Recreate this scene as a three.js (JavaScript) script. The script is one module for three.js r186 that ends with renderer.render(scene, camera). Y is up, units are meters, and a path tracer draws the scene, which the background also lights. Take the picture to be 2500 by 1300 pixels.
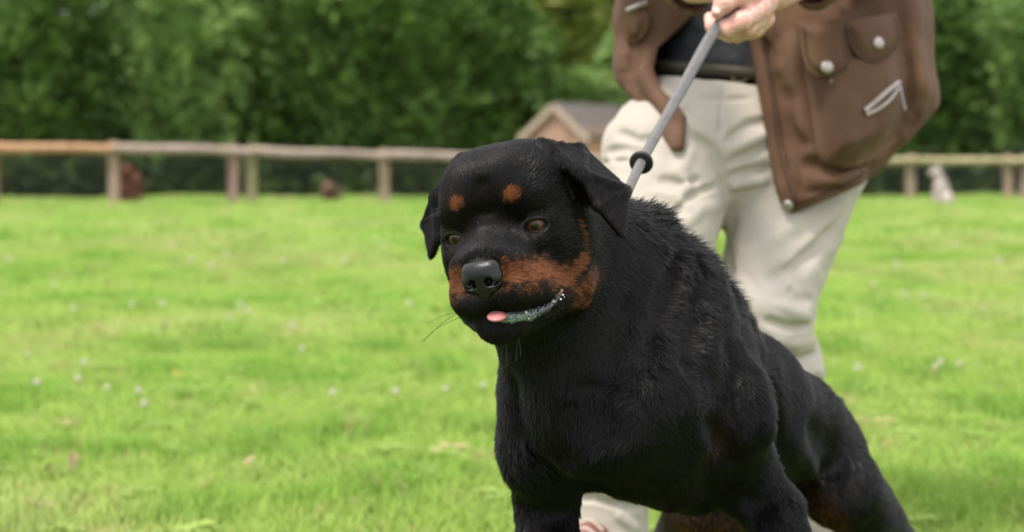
import * as THREE from 'three';
import { mergeGeometries } from 'three/addons/utils/BufferGeometryUtils.js';
import { createNoise3D } from 'simplex-noise';

// ---------------------------------------------------------------- camera, sky, sun, exposure
const scene = new THREE.Scene();
const W = 2500, H = 1300, FOCAL = 5000, EYE = 0.8, PITCH = Math.atan(250 / 5000);
const camera = new THREE.PerspectiveCamera(2 * Math.atan(H / 2 / FOCAL) * 180 / Math.PI, W / H, 0.1, 400);
camera.position.set(0, EYE, 0);
camera.rotation.x = -PITCH;
camera.focus = 2.33;
camera.userData.fStop = 5.2;
camera.updateMatrixWorld(true);

const renderer = new THREE.WebGLRenderer({ antialias: true });
renderer.setSize(1024, 532);
renderer.toneMapping = THREE.LinearToneMapping;
renderer.toneMappingExposure = 2.4;
renderer.shadowMap.enabled = true;

function mulberry(seed) {
  return () => { seed = (seed + 0x6d2b79f5) | 0; let t = Math.imul(seed ^ (seed >>> 15), 1 | seed); t = (t + Math.imul(t ^ (t >>> 7), 61 | t)) ^ t; return ((t ^ (t >>> 14)) >>> 0) / 4294967296; };
}
const rnd = mulberry(11);
const rr = (a, b) => a + (b - a) * rnd();
const noise = createNoise3D(mulberry(5));
const fbm = (x, y, z, o = 3) => { let s = 0, a = 0.5; for (let i = 0; i < o; i++) { s += a * noise(x, y, z); x *= 2.03; y *= 2.03; z *= 2.03; a *= 0.5; } return s; };
const clamp = (x, a = 0, b = 1) => Math.min(b, Math.max(a, x));
const smooth = (a, b, x) => { const t = clamp((x - a) / (b - a)); return t * t * (3 - 2 * t); };
const hyp = (a, b, c) => Math.sqrt(a * a + b * b + c * c);
const mix = (a, b, t) => a + (b - a) * t;
const V = (x, y, z) => new THREE.Vector3(x, y, z);

{ // an even overcast sky, a little brighter overhead, with soft cloud texture
  const w = 512, h = 256, data = new Float32Array(w * h * 4);
  for (let j = 0; j < h; j++) {
    const el = ((j + 0.5) / h - 0.5) * Math.PI, s = Math.max(0, Math.sin(el));
    for (let i = 0; i < w; i++) {
      const az = ((i + 0.5) / w) * 2 * Math.PI, c = Math.cos(el);
      const n = fbm(Math.cos(az) * c * 1.6, Math.sin(el) * 3.2, Math.sin(az) * c * 1.6, 4);
      const L = 0.92 * (1 + 0.6 * s) / 1.6 * (1 + 0.16 * n);
      const k = (j * w + i) * 4;
      data[k] = L * 1.0; data[k + 1] = L * 1.01; data[k + 2] = L * 1.045; data[k + 3] = 1;
    }
  }
  const sky = new THREE.DataTexture(data, w, h, THREE.RGBAFormat, THREE.FloatType);
  sky.mapping = THREE.EquirectangularReflectionMapping; sky.magFilter = THREE.LinearFilter; sky.needsUpdate = true;
  scene.background = sky; scene.environment = sky;
}
const sun = new THREE.DirectionalLight(0xfff4e6, 1.5);
sun.position.set(-5, 14, 5.5);
sun.castShadow = true; sun.shadow.radius = 20;
Object.assign(sun.shadow.camera, { left: -20, right: 20, top: 20, bottom: -60, near: 0.5, far: 120 });
sun.shadow.mapSize.set(2048, 2048);
scene.add(sun);

// ---------------------------------------------------------------- helpers
const CX = W / 2, CY = H / 2;
const fwd = V(0, -Math.sin(PITCH), -Math.cos(PITCH)), upv = V(0, Math.cos(PITCH), -Math.sin(PITCH));
// a point of the place, from where it is seen in the photograph and how far away it stands
const P = (px, py, d) => V((px - CX) / FOCAL * d, EYE, 0).addScaledVector(fwd, d).addScaledVector(upv, -(py - CY) / FOCAL * d);
const A3 = (v) => [v.x, v.y, v.z];
const groundHeight = (x, z) => {
  const far = smooth(6, 16, -z);
  return 0.045 * far * noise(x * 0.33, 3.1, z * 0.12) + 0.02 * far * noise(x * 0.9, 7.7, z * 0.45) - 0.0;
};
const onGround = (px, py, lift = 0) => { // where the sight line meets the meadow
  const a = P(px, py, 1), o = V(0, EYE, 0), dir = a.sub(o);
  let t = 3;
  for (let i = 0; i < 900; i++) { const x = dir.x * t, y = EYE + dir.y * t, z = dir.z * t; if (y < groundHeight(x, z) + lift || t > 60) break; t += 0.05; }
  const x = dir.x * t, z = dir.z * t; return V(x, groundHeight(x, z), z);
};

const taken = new Map();
function numbered(name) { const n = taken.get(name) ?? 0; taken.set(name, n + 1); return n ? name + '_' + String(n).padStart(3, '0') : name; }
function tag(o, label, category, group, kind) {
  if (label) o.userData.label = label;
  if (category) o.userData.category = category;
  if (group) o.userData.group = group;
  if (kind) o.userData.kind = kind;
  return o;
}
function lit(m) { m.castShadow = true; m.receiveShadow = true; return m; }
function thing(name, label, category, pos, group) {
  const g = new THREE.Group(); g.name = numbered(name); if (pos) g.position.copy(pos); scene.add(g);
  return tag(g, label, category, group);
}
function part(name, geo, mat, parent) { const m = lit(new THREE.Mesh(geo, mat)); m.name = name; parent.add(m); return m; }
const std = (r, g, b, roughness = 0.8, more = {}) => { const m = new THREE.MeshStandardMaterial({ roughness, metalness: 0, ...more }); m.color.setRGB(r, g, b); return m; };
const phys = (r, g, b, roughness = 0.8, more = {}) => { const m = new THREE.MeshPhysicalMaterial({ roughness, metalness: 0, ...more }); m.color.setRGB(r, g, b); return m; };
function copyTo(geo, origin) { geo.translate(-origin.x, -origin.y, -origin.z); return geo; }

// ---------------------------------------------------------------- solid shapes by distance fields
// A field is a list of primitives joined with a smooth minimum. Each primitive: f(x, y, z), bounding sphere, blend width, op.
class Field {
  constructor() { this.prims = []; }
  add(f, c, r, k = 0.02, op = 0) { this.prims.push({ f, cx: c[0], cy: c[1], cz: c[2], r, k, op }); return this; }
  cone(a, b, ra, rb, k = 0.02, op = 0) {
    const [ax, ay, az] = a, dx = b[0] - ax, dy = b[1] - ay, dz = b[2] - az, L2 = dx * dx + dy * dy + dz * dz || 1e-9;
    return this.add((x, y, z) => {
      const px = x - ax, py = y - ay, pz = z - az, h = clamp((px * dx + py * dy + pz * dz) / L2);
      return hyp(px - dx * h, py - dy * h, pz - dz * h) - (ra + (rb - ra) * h);
    }, [ax + dx / 2, ay + dy / 2, az + dz / 2], Math.sqrt(L2) / 2 + Math.max(ra, rb), k, op);
  }
  chain(pts, rs, k = 0.02, op = 0) { for (let i = 0; i + 1 < pts.length; i++) this.cone(pts[i], pts[i + 1], rs[i], rs[i + 1], k, op); return this; }
  ell(c, r, k = 0.02, op = 0, q) {
    const [cx, cy, cz] = c, [rx, ry, rz] = r;
    let m = null; if (q) { m = new THREE.Matrix3().setFromMatrix4(new THREE.Matrix4().makeRotationFromQuaternion(q)).transpose().elements; }
    return this.add((x, y, z) => {
      let px = x - cx, py = y - cy, pz = z - cz;
      if (m) { const a = m[0] * px + m[3] * py + m[6] * pz, b = m[1] * px + m[4] * py + m[7] * pz, d = m[2] * px + m[5] * py + m[8] * pz; px = a; py = b; pz = d; }
      const ux = px / rx, uy = py / ry, uz = pz / rz, k0 = hyp(ux, uy, uz);
      const k1 = hyp(ux / rx, uy / ry, uz / rz);
      return k1 < 1e-9 ? -Math.min(rx, ry, rz) : k0 * (k0 - 1) / k1;
    }, c, Math.max(rx, ry, rz), k, op);
  }
  box(c, half, rad, k = 0.02, op = 0, q) {
    const [cx, cy, cz] = c, [hx, hy, hz] = half;
    let m = null; if (q) { m = new THREE.Matrix3().setFromMatrix4(new THREE.Matrix4().makeRotationFromQuaternion(q)).transpose().elements; }
    return this.add((x, y, z) => {
      let px = x - cx, py = y - cy, pz = z - cz;
      if (m) { const a = m[0] * px + m[3] * py + m[6] * pz, b = m[1] * px + m[4] * py + m[7] * pz, d = m[2] * px + m[5] * py + m[8] * pz; px = a; py = b; pz = d; }
      const qx = Math.abs(px) - hx, qy = Math.abs(py) - hy, qz = Math.abs(pz) - hz;
      return hyp(Math.max(qx, 0), Math.max(qy, 0), Math.max(qz, 0)) + Math.min(Math.max(qx, qy, qz), 0) - rad;
    }, c, hyp(hx, hy, hz) + rad, k, op);
  }
  tri(a, b, c, r, k = 0.01, op = 0) {
    const A = V(...a), B = V(...b), C = V(...c), T = new THREE.Triangle(A, B, C), p = V(0, 0, 0), q = V(0, 0, 0);
    const m = A.clone().add(B).add(C).divideScalar(3), R = Math.max(m.distanceTo(A), m.distanceTo(B), m.distanceTo(C)) + r;
    return this.add((x, y, z) => { p.set(x, y, z); T.closestPointToPoint(p, q); return p.distanceTo(q) - r; }, A3(m), R, k, op);
  }
  // a raised (amp > 0) or sunken (amp < 0) soft fold along a polyline
  fold(pts, w, amp) {
    const seg = []; let c = [0, 0, 0];
    for (let i = 0; i + 1 < pts.length; i++) { const a = pts[i], b = pts[i + 1], d = [b[0] - a[0], b[1] - a[1], b[2] - a[2]]; seg.push([a, d, d[0] ** 2 + d[1] ** 2 + d[2] ** 2 || 1e-9]); }
    for (const p of pts) for (let i = 0; i < 3; i++) c[i] += p[i] / pts.length;
    const R = Math.max(...pts.map((p) => hyp(p[0] - c[0], p[1] - c[1], p[2] - c[2]))), n = seg.length;
    return this.add((x, y, z) => {
      let best = 1e9, at = 0;
      for (let i = 0; i < n; i++) { const [a, d, L] = seg[i], px = x - a[0], py = y - a[1], pz = z - a[2], h = clamp((px * d[0] + py * d[1] + pz * d[2]) / L), e = hyp(px - d[0] * h, py - d[1] * h, pz - d[2] * h); if (e < best) { best = e; at = (i + h) / n; } }
      const ends = smooth(0, 0.22, at) * (1 - smooth(0.78, 1, at)) * 0.85 + 0.15;
      return amp * ends * Math.exp(-(best * best) / (w * w));
    }, c, R + 2.6 * w, 0, 3);
  }
  warp(f, amp) { return this.add((x, y, z) => amp * f(x, y, z), [0, 0, 0], 1e6, 0, 3); }
  near(x, y, z, reach) {
    const f = new Field();
    f.prims = this.prims.filter((p) => p.r > 1e5 || hyp(x - p.cx, y - p.cy, z - p.cz) < p.r + p.k + reach);
    return f;
  }
  at(x, y, z) {
    let d = 1;
    const ps = this.prims;
    for (let i = 0; i < ps.length; i++) {
      const p = ps[i], op = p.op, k = p.k;
      if (op === 3) { d -= p.f(x, y, z); continue; }
      if (op === 0) {
        const far = hyp(x - p.cx, y - p.cy, z - p.cz) - p.r;
        if (far > d + k) continue;
        const e = p.f(x, y, z);
        if (k > 0) { const h = Math.max(k - Math.abs(d - e), 0) / k; d = Math.min(d, e) - h * h * k * 0.25; } else d = Math.min(d, e);
      } else if (op === 1) { // smooth cut
        const e = -p.f(x, y, z), h = k > 0 ? Math.max(k - Math.abs(d - e), 0) / k : 0; d = Math.max(d, e) + h * h * k * 0.25;
      } else { const e = p.f(x, y, z); d = Math.max(d, e); } // 2: keep only inside
    }
    return d;
  }
  normal(x, y, z, h = 0.0012) {
    const n = V(this.at(x + h, y, z) - this.at(x - h, y, z), this.at(x, y + h, z) - this.at(x, y - h, z), this.at(x, y, z + h) - this.at(x, y, z - h));
    return n.normalize();
  }
}
// surface nets over the blocks that the surface passes through
function solid(field, lo, hi, h, colour) {
  const B = 8, n = [0, 1, 2].map((i) => Math.ceil((hi[i] - lo[i]) / h / B) * B), nx = n[0] + 1, ny = n[1] + 1, nz = n[2] + 1;
  const val = new Float32Array(nx * ny * nz), done = new Uint8Array(nx * ny * nz), blocks = [];
  const half = B * h / 2, diag = half * Math.sqrt(3);
  for (let bz = 0; bz < n[2]; bz += B) for (let by = 0; by < n[1]; by += B) for (let bx = 0; bx < n[0]; bx += B) {
    const cx = lo[0] + bx * h + half, cy = lo[1] + by * h + half, cz = lo[2] + bz * h + half;
    const c = field.at(cx, cy, cz);
    if (Math.abs(c) < diag * 1.5 + 0.015) blocks.push([bx, by, bz, field.near(cx, cy, cz, diag * 2.2 + 0.04)]);
  }
  for (const [bx, by, bz, f] of blocks) for (let k = bz; k <= bz + B; k++) for (let j = by; j <= by + B; j++) for (let i = bx; i <= bx + B; i++) {
    const a = (k * ny + j) * nx + i; if (done[a]) continue; done[a] = 1; val[a] = f.at(lo[0] + i * h, lo[1] + j * h, lo[2] + k * h);
  }
  const ids = new Map(), pos = [], nor = [], col = [], idx = [];
  const off = [0, 1, nx, nx + 1, nx * ny, nx * ny + 1, nx * ny + nx, nx * ny + nx + 1];
  const edges = [[0, 1], [2, 3], [4, 5], [6, 7], [0, 2], [1, 3], [4, 6], [5, 7], [0, 4], [1, 5], [2, 6], [3, 7]];
  const g = V(0, 0, 0);
  for (const [bx, by, bz, f] of blocks) for (let k = bz; k < bz + B; k++) for (let j = by; j < by + B; j++) for (let i = bx; i < bx + B; i++) {
    const a = (k * ny + j) * nx + i; let mask = 0;
    for (let c = 0; c < 8; c++) if (val[a + off[c]] < 0) mask |= 1 << c;
    if (mask === 0 || mask === 255) continue;
    let sx = 0, sy = 0, sz = 0, m = 0;
    for (const [p, q] of edges) {
      const vp = val[a + off[p]], vq = val[a + off[q]]; if ((vp < 0) === (vq < 0)) continue;
      const t = vp / (vp - vq);
      sx += mix(p & 1, q & 1, t); sy += mix((p >> 1) & 1, (q >> 1) & 1, t); sz += mix(p >> 2, q >> 2, t); m++;
    }
    let x = lo[0] + (i + sx / m) * h, y = lo[1] + (j + sy / m) * h, z = lo[2] + (k + sz / m) * h;
    const e = h * 0.4;
    for (let it = 0; it < 2; it++) {
      g.set(f.at(x + e, y, z) - f.at(x - e, y, z), f.at(x, y + e, z) - f.at(x, y - e, z), f.at(x, y, z + e) - f.at(x, y, z - e)).divideScalar(2 * e);
      const L2 = Math.max(g.lengthSq(), 0.2), s = clamp(f.at(x, y, z) / L2, -h * 0.7, h * 0.7);
      x -= g.x * s; y -= g.y * s; z -= g.z * s;
    }
    g.normalize();
    ids.set(a, pos.length / 3); pos.push(x, y, z); nor.push(g.x, g.y, g.z);
    if (colour) { const c = colour(x, y, z, g); col.push(c[0], c[1], c[2]); }
  }
  const axes = [[1, nx, nx * ny], [nx, nx * ny, 1], [nx * ny, 1, nx]];
  for (const [bx, by, bz] of blocks) for (let k = bz; k < bz + B; k++) for (let j = by; j < by + B; j++) for (let i = bx; i < bx + B; i++) {
    const a = (k * ny + j) * nx + i;
    for (const [d, u, v] of axes) {
      const s0 = val[a] < 0, s1 = val[a + d] < 0; if (s0 === s1) continue;
      const q0 = ids.get(a - u - v), q1 = ids.get(a - v), q2 = ids.get(a), q3 = ids.get(a - u);
      if (q0 === undefined || q1 === undefined || q2 === undefined || q3 === undefined) continue;
      if (s0) idx.push(q0, q1, q2, q0, q2, q3); else idx.push(q0, q2, q1, q0, q3, q2);
    }
  }
  const geo = new THREE.BufferGeometry();
  geo.setAttribute('position', new THREE.Float32BufferAttribute(pos, 3));
  geo.setAttribute('normal', new THREE.Float32BufferAttribute(nor, 3));
  if (colour) geo.setAttribute('color', new THREE.Float32BufferAttribute(col, 3));
  geo.setIndex(idx);
  return geo;
}
// points spread over a surface: calls use(x, y, z, normal) for about density(x, y, z) points per square metre
function scatter(geo, most, density, use, seed) {
  const r = mulberry(seed), p = geo.attributes.position.array, nn = geo.attributes.normal.array, ix = geo.index.array;
  const a = V(0, 0, 0), b = V(0, 0, 0), c = V(0, 0, 0), n = V(0, 0, 0);
  for (let t = 0; t < ix.length; t += 3) {
    const i = ix[t] * 3, j = ix[t + 1] * 3, k = ix[t + 2] * 3;
    a.set(p[i], p[i + 1], p[i + 2]); b.set(p[j], p[j + 1], p[j + 2]); c.set(p[k], p[k + 1], p[k + 2]);
    const D = Math.min(most, density(a.x, a.y, a.z)); if (D <= 0) continue;
    const area = b.clone().sub(a).cross(c.clone().sub(a)).length() / 2;
    let want = area * D; want = Math.floor(want) + (r() < want % 1 ? 1 : 0);
    for (let s = 0; s < want; s++) {
      let u = r(), v = r(); if (u + v > 1) { u = 1 - u; v = 1 - v; } const w = 1 - u - v;
      n.set(nn[i] * w + nn[j] * u + nn[k] * v, nn[i + 1] * w + nn[j + 1] * u + nn[k + 1] * v, nn[i + 2] * w + nn[j + 2] * u + nn[k + 2] * v).normalize();
      use(a.x * w + b.x * u + c.x * v, a.y * w + b.y * u + c.y * v, a.z * w + b.z * u + c.z * v, n, r);
    }
  }
}
function copies(name, geo, mat, list, parent, kind = 'stuff') { // list of {m: Matrix4, c: [r, g, b]}
  const o = new THREE.InstancedMesh(geo, mat, list.length), c = new THREE.Color();
  list.forEach((e, i) => { o.setMatrixAt(i, e.m); if (e.c) o.setColorAt(i, c.setRGB(...e.c)); });
  o.name = name; lit(o); if (kind) o.userData.kind = kind; (parent ?? scene).add(o); return o;
}
// a ribbon along points, of the given half widths; normals turned up
function ribbon(pts, widths, side, ups) {
  const pos = [], nor = [], idx = [];
  pts.forEach((p, i) => {
    const w = widths[i], s = side, u = ups;
    pos.push(p[0] - s[0] * w, p[1] - s[1] * w, p[2] - s[2] * w, p[0] + s[0] * w, p[1] + s[1] * w, p[2] + s[2] * w);
    nor.push(...u, ...u);
    if (i) { const k = i * 2; idx.push(k - 2, k, k - 1, k - 1, k, k + 1); }
  });
  const g = new THREE.BufferGeometry();
  g.setAttribute('position', new THREE.Float32BufferAttribute(pos, 3)); g.setAttribute('normal', new THREE.Float32BufferAttribute(nor, 3)); g.setIndex(idx);
  return g;
}
// where the sight line through a point of the picture meets a shape, near distance d
function snap(field, px, py, d) {
  let best = 1e9, at = d;
  for (let t = d - 0.3; t < d + 0.25; t += 0.004) { const p = P(px, py, t), e = field.at(p.x, p.y, p.z); if (e < best) { best = e; at = t; } if (e < 0.001) break; }
  return A3(P(px, py, at));
}
function tube(pts, radius, seg = 24, sides = 8, closed = false) { return new THREE.TubeGeometry(new THREE.CatmullRomCurve3(pts, closed), seg, radius, sides, closed); }
const now = Date.now();
const stage = (s) => console.log(s, ((Date.now() - now) / 1000).toFixed(1) + ' s');
// ---------------------------------------------------------------- meadow
const patch = (x, z) => fbm(x * 0.55, 1.7, z * 0.28, 3), patch2 = (x, z) => fbm(x * 1.9 + 40, 5.2, z * 0.9, 3);
const straw = (x, z) => smooth(0.02, 0.42, fbm(x * 0.42 + 9, 8.8, z * 0.16, 3) + 0.1);
const lush = (x, z) => smooth(0.10, 0.38, patch2(x, z));
{
  const g = new THREE.BufferGeometry(), pos = [], idx = [], col = [], rows = [], cols = 150;
  let z = 6; while (z > -140) { rows.push(z); z -= z > 0 ? 0.8 : 0.12 + 0.02 * Math.abs(z); }
  rows.forEach((zz, j) => {
    for (let i = 0; i <= cols; i++) {
      const u = i / cols * 2 - 1, x = (Math.sign(u) * Math.abs(u) ** 1.5) * (16 + 0.9 * Math.abs(zz));
      pos.push(x, groundHeight(x, zz) - 0.004, zz);
      const n = 0.8 + 0.5 * noise(x * 2, 0, zz * 2);
      col.push(0.14 * n, 0.19 * n, 0.04 * n);
      if (j && i) { const b = j * (cols + 1) + i, a = b - cols - 1; idx.push(a - 1, a, b, a - 1, b, b - 1); }
    }
  });
  g.setAttribute('position', new THREE.Float32BufferAttribute(pos, 3)); g.setAttribute('color', new THREE.Float32BufferAttribute(col, 3));
  for (let i = 0; i < idx.length; i += 3) { const t = idx[i + 1]; idx[i + 1] = idx[i + 2]; idx[i + 2] = t; }
  g.setIndex(idx); g.computeVertexNormals();
  { const n = g.attributes.normal; if (n.getY(0) < 0) { for (let i = 0; i < idx.length; i += 3) { const t = idx[i + 1]; idx[i + 1] = idx[i + 2]; idx[i + 2] = t; } g.setIndex(idx); g.computeVertexNormals(); } }
  const ground = lit(new THREE.Mesh(g, std(1, 1, 1, 0.95, { vertexColors: true }))); ground.name = 'ground'; scene.add(ground);
  tag(ground, 'green meadow ground under the grass', 'ground', null, 'structure');
}
function blades(n, spread, seed, w0, hLo, hHi, lean) { // a tuft of grass about 1 tall at the tallest
  const r = mulberry(seed), list = [];
  for (let i = 0; i < n; i++) {
    const a = r() * 6.283, R = Math.sqrt(r()) * spread, x = Math.cos(a) * R, z = Math.sin(a) * R, h = mix(hLo, hHi, r()), dir = r() * 6.283, ln = lean * (0.25 + r()) * h, pts = [], ws = [], w = w0 * (0.7 + 0.6 * r());
    for (let k = 0; k <= 3; k++) { const t = k / 3; pts.push([x + Math.cos(dir) * ln * t * t, h * (t - 0.22 * lean * t * t), z + Math.sin(dir) * ln * t * t]); ws.push(w * (k === 3 ? 0.08 : 1 - 0.35 * t)); }
    const s = [Math.sin(dir), 0, -Math.cos(dir)], up = V(-Math.cos(dir) * 0.8, 0.9, -Math.sin(dir) * 0.8).normalize();
    const g = ribbon(pts, ws, s, A3(up));
    list.push(g);
  }
  return mergeGeometries(list);
}
{
  const leaf = phys(1, 1, 1, 0.9, { side: THREE.DoubleSide, transmission: 0.42, thickness: 0, specularIntensity: 0.5 });
  const near = [1, 2, 3, 4].map((s) => blades(22, 0.75, s * 7, 0.030, 0.45, 1, 0.75)), far = [5, 6, 7].map((s) => blades(26, 1.0, s * 7, 0.045, 0.35, 0.9, 0.7));
  const clover = (() => { // low leaf rosettes between the blades
    const list = [], r = mulberry(31);
    for (let i = 0; i < 9; i++) { const a = r() * 6.28, R = Math.sqrt(r()) * 0.8, h = 0.3 + 0.35 * r(); for (let k = 0; k < 3; k++) { const g = new THREE.CircleGeometry(0.13, 7); g.rotateX(-Math.PI / 2); g.translate(0.12, 0, 0); g.rotateZ(0.25); g.rotateY(k * 2.09 + a); g.translate(Math.cos(a) * R, h, Math.sin(a) * R); list.push(g); } }
    return mergeGeometries(list);
  })();
  const nl = near.map(() => []), fl = far.map(() => []), cl = [], r = mulberry(404), m = new THREE.Matrix4(), q = new THREE.Quaternion(), e = new THREE.Euler(), s = V(1, 1, 1), p = V(0, 0, 0);
  const zone = (z0, z1, density, place) => {
    const dz = 0.25;
    for (let d = z0; d < z1; d += dz) { const half = 0.32 * d + 1.4, want = 2 * half * dz * density(d + dz / 2); for (let i = 0; i < want; i++) place((r() * 2 - 1) * half, -(d + dz * r())); }
  };
  const colour = (x, z) => {
    const dry = straw(x, z), l = lush(x, z), v = 0.9 + 0.2 * r(), y = clamp(0.5 + 0.9 * patch(x, z));
    let c = [mix(0.258, 0.315, y), mix(0.405, 0.435, y), mix(0.060, 0.085, y)];
    c = [mix(c[0], 0.165, 0.6 * l), mix(c[1], 0.335, 0.6 * l), mix(c[2], 0.034, 0.6 * l)];
    c = [mix(c[0], 0.42, 0.5 * dry), mix(c[1], 0.46, 0.5 * dry), mix(c[2], 0.16, 0.5 * dry)];
    if (r() < 0.02 + 0.05 * dry) c = [0.42, 0.34, 0.16];
    return c.map((k) => k * v * 1.06);
  };
  const put = (lists, x, z, hgt, wide) => {
    const y = groundHeight(x, z); e.set((r() - 0.5) * 0.3, r() * 6.283, (r() - 0.5) * 0.3); q.setFromEuler(e); p.set(x, y - 0.004, z); s.set(wide, hgt, wide);
    lists[Math.floor(r() * lists.length)].push({ m: m.compose(p, q, s).clone(), c: colour(x, z) });
  };
  const tall = (x, z) => (0.75 + 0.5 * r()) * (0.85 + 0.5 * lush(x, z) + 0.35 * patch(x, z));
  zone(1.4, 4.0, () => 260, (x, z) => put(nl, x, z, 0.062 * tall(x, z), 0.075));
  zone(4.0, 9, () => 560, (x, z) => put(nl, x, z, 0.066 * tall(x, z), 0.07));
  zone(9, 20, (d) => 330, (x, z) => put(fl, x, z, 0.080 * tall(x, z), 0.10));
  zone(20, 50, (d) => 75, (x, z) => put(fl, x, z, 0.115 * tall(x, z), 0.19));
  zone(1.4, 12, () => 16, (x, z) => { if (patch2(x + 7, z) > -0.05) put([cl], x, z, 0.07, 0.06); });
  near.forEach((g, i) => { const o = copies('grass', g, leaf, nl[i], null); o.name = numbered('grass'); tag(o, 'short green grass of the meadow', 'grass', 'meadow grass', 'stuff'); });
  far.forEach((g, i) => { const o = copies('grass', g, leaf, fl[i], null); o.name = numbered('grass'); tag(o, 'short green grass of the meadow', 'grass', 'meadow grass', 'stuff'); });
  { const o = copies('clover_leaves', clover, leaf, cl, null); tag(o, 'low clover leaves between the grass blades', 'clover', null, 'stuff'); }
  stage('grass ' + (nl.flat().length + fl.flat().length));
}
// ---------------------------------------------------------------- flowers and fallen leaves in the grass
{
  const white = std(0.60, 0.54, 0.47, 0.8), stemMat = std(0.14, 0.24, 0.04, 0.8), yellow = std(0.55, 0.40, 0.05, 0.7), tawny = std(0.26, 0.20, 0.09, 0.85);
  const petals = [], r = mulberry(61);
  for (let i = 0; i < 46; i++) { const y = 1 - 1.75 * (i + 0.5) / 46, a = i * 2.39996, s = Math.sqrt(Math.max(0, 1 - y * y)), g = new THREE.ConeGeometry(0.0028, 0.011, 5); g.rotateX(Math.PI / 2); const o = new THREE.Object3D(); o.position.set(Math.cos(a) * s * 0.0075, y * 0.0075, Math.sin(a) * s * 0.0075); o.lookAt(o.position.clone().multiplyScalar(2)); o.updateMatrix(); g.applyMatrix4(o.matrix); petals.push(g); }
  const cloverHead = mergeGeometries(petals), stem = tube([V(0, 0, 0), V(0.003, 0.5, 0.002), V(0, 1, 0)], 0.0014, 8, 5);
  const spots = [[190, 935], [180, 755], [338, 968], [352, 996], [466, 640], [552, 626], [588, 752], [606, 765], [395, 746], [737, 857], [812, 966], [966, 965], [1088, 964], [65, 875], [714, 802], [2298, 890], [2095, 910], [2345, 902], [2212, 722], [2252, 728], [2135, 700], [920, 588], [935, 600], [320, 752], [516, 655], [262, 962], [2285, 905], [2400, 760], [2440, 640], [2190, 650], [1000, 745], [840, 640], [130, 700], [20, 640], [690, 640], [420, 600], [2050, 560], [2330, 600], [1020, 560], [1180, 955], [560, 780], [205, 890], [90, 945]];
  spots.forEach(([px, py], i) => {
    const p = onGround(px, py, 0.07), d = -p.z, h = 0.072 + 0.014 * r(), big = d > 14 ? 1.7 : d > 9 ? 1.2 : 0.95;
    const g = thing('clover_flower', 'small white clover flower head standing in the grass', 'flower', p, 'white clover flowers dotted through the meadow');
    const s = part('stem', stem, stemMat, g); s.scale.set(1, h, 1);
    const o = part('flower_head', cloverHead, white, g); o.position.y = h + 0.003; o.scale.setScalar(big * (0.85 + 0.3 * r())); o.rotation.set(r() * 0.5, r() * 6, r() * 0.5);
  });
  const disc = []; for (let i = 0; i < 30; i++) { const g = new THREE.BoxGeometry(0.003, 0.0012, 0.014); g.translate(0, 0, 0.008); g.rotateX(-0.35 - 0.5 * r()); g.rotateY(i * 0.7); disc.push(g); }
  const dandelion = mergeGeometries(disc);
  for (const [px, py] of [[1072, 755], [430, 925]]) {
    const p = onGround(px, py, 0.06), g = thing('dandelion', 'small yellow dandelion flower in the grass', 'flower', p, 'yellow flowers in the meadow');
    const s = part('stem', stem, stemMat, g); s.scale.set(1, 0.065, 1);
    const o = part('flower_head', dandelion, yellow, g); o.position.y = 0.066; o.scale.setScalar(1.15);
  }
  const leafShape = new THREE.Shape(); leafShape.moveTo(0, -0.03); leafShape.bezierCurveTo(0.024, -0.012, 0.02, 0.018, 0, 0.034); leafShape.bezierCurveTo(-0.02, 0.018, -0.024, -0.012, 0, -0.03);
  const leafG = new THREE.ExtrudeGeometry(leafShape, { depth: 0.0012, bevelEnabled: false, curveSegments: 8 }); { const q = leafG.attributes.position; for (let i = 0; i < q.count; i++) q.setZ(i, q.getZ(i) + 9 * q.getX(i) ** 2 + 4 * q.getY(i) ** 2); leafG.computeVertexNormals(); }
  for (const [px, py, t] of [[172, 1142, 0.5], [186, 1124, 1.9], [118, 1158, 2.7], [607, 1136, 1.4], [408, 802, 2.2]]) {
    const p = onGround(px, py, 0.05), o = part('fallen_leaf', leafG, tawny, scene); o.name = numbered('fallen_leaf'); o.position.set(p.x, p.y + 0.058, p.z); o.rotation.set(-0.9 - 0.3 * t, t * 2, 0.3); o.scale.setScalar(p.z < -8 ? 1.4 : 0.9);
    tag(o, 'dry brown leaf lying on top of the grass', 'leaf', 'dry leaves caught on the grass');
  }
}
// ---------------------------------------------------------------- fence, hedge, shed, the far dog
const woodTexture = (base, dark, seed, streak) => {
  const w = 256, h = 512, d = new Uint8Array(w * h * 4), n = createNoise3D(mulberry(seed));
  for (let j = 0; j < h; j++) for (let i = 0; i < w; i++) {
    const g = 0.5 + 0.5 * n(i / 9, j / 150, 0) * 0.6 + 0.25 * n(i / 3, j / 60, 4) + streak * n(i / 60, j / 40, 9), k = (j * w + i) * 4, t = clamp(g);
    for (let c = 0; c < 3; c++) d[k + c] = mix(dark[c], base[c], t); d[k + 3] = 255;
  }
  const t = new THREE.DataTexture(d, w, h); t.colorSpace = THREE.SRGBColorSpace; t.wrapS = t.wrapT = THREE.RepeatWrapping; t.magFilter = THREE.LinearFilter; t.needsUpdate = true; return t;
};
const greyWood = std(1, 1, 1, 0.9, { map: woodTexture([176, 158, 146], [128, 112, 102], 1, 0.35) });
const paleWood = std(1, 1, 1, 0.9, { map: woodTexture([196, 170, 150], [140, 116, 98], 2, 0.3) });
const mossWood = std(1, 1, 1, 0.9, { map: woodTexture([172, 162, 126], [124, 118, 84], 3, 0.5) });
const orangeWood = std(1, 1, 1, 0.85, { map: woodTexture([188, 150, 116], [150, 112, 82], 4, 0.45) });
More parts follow.
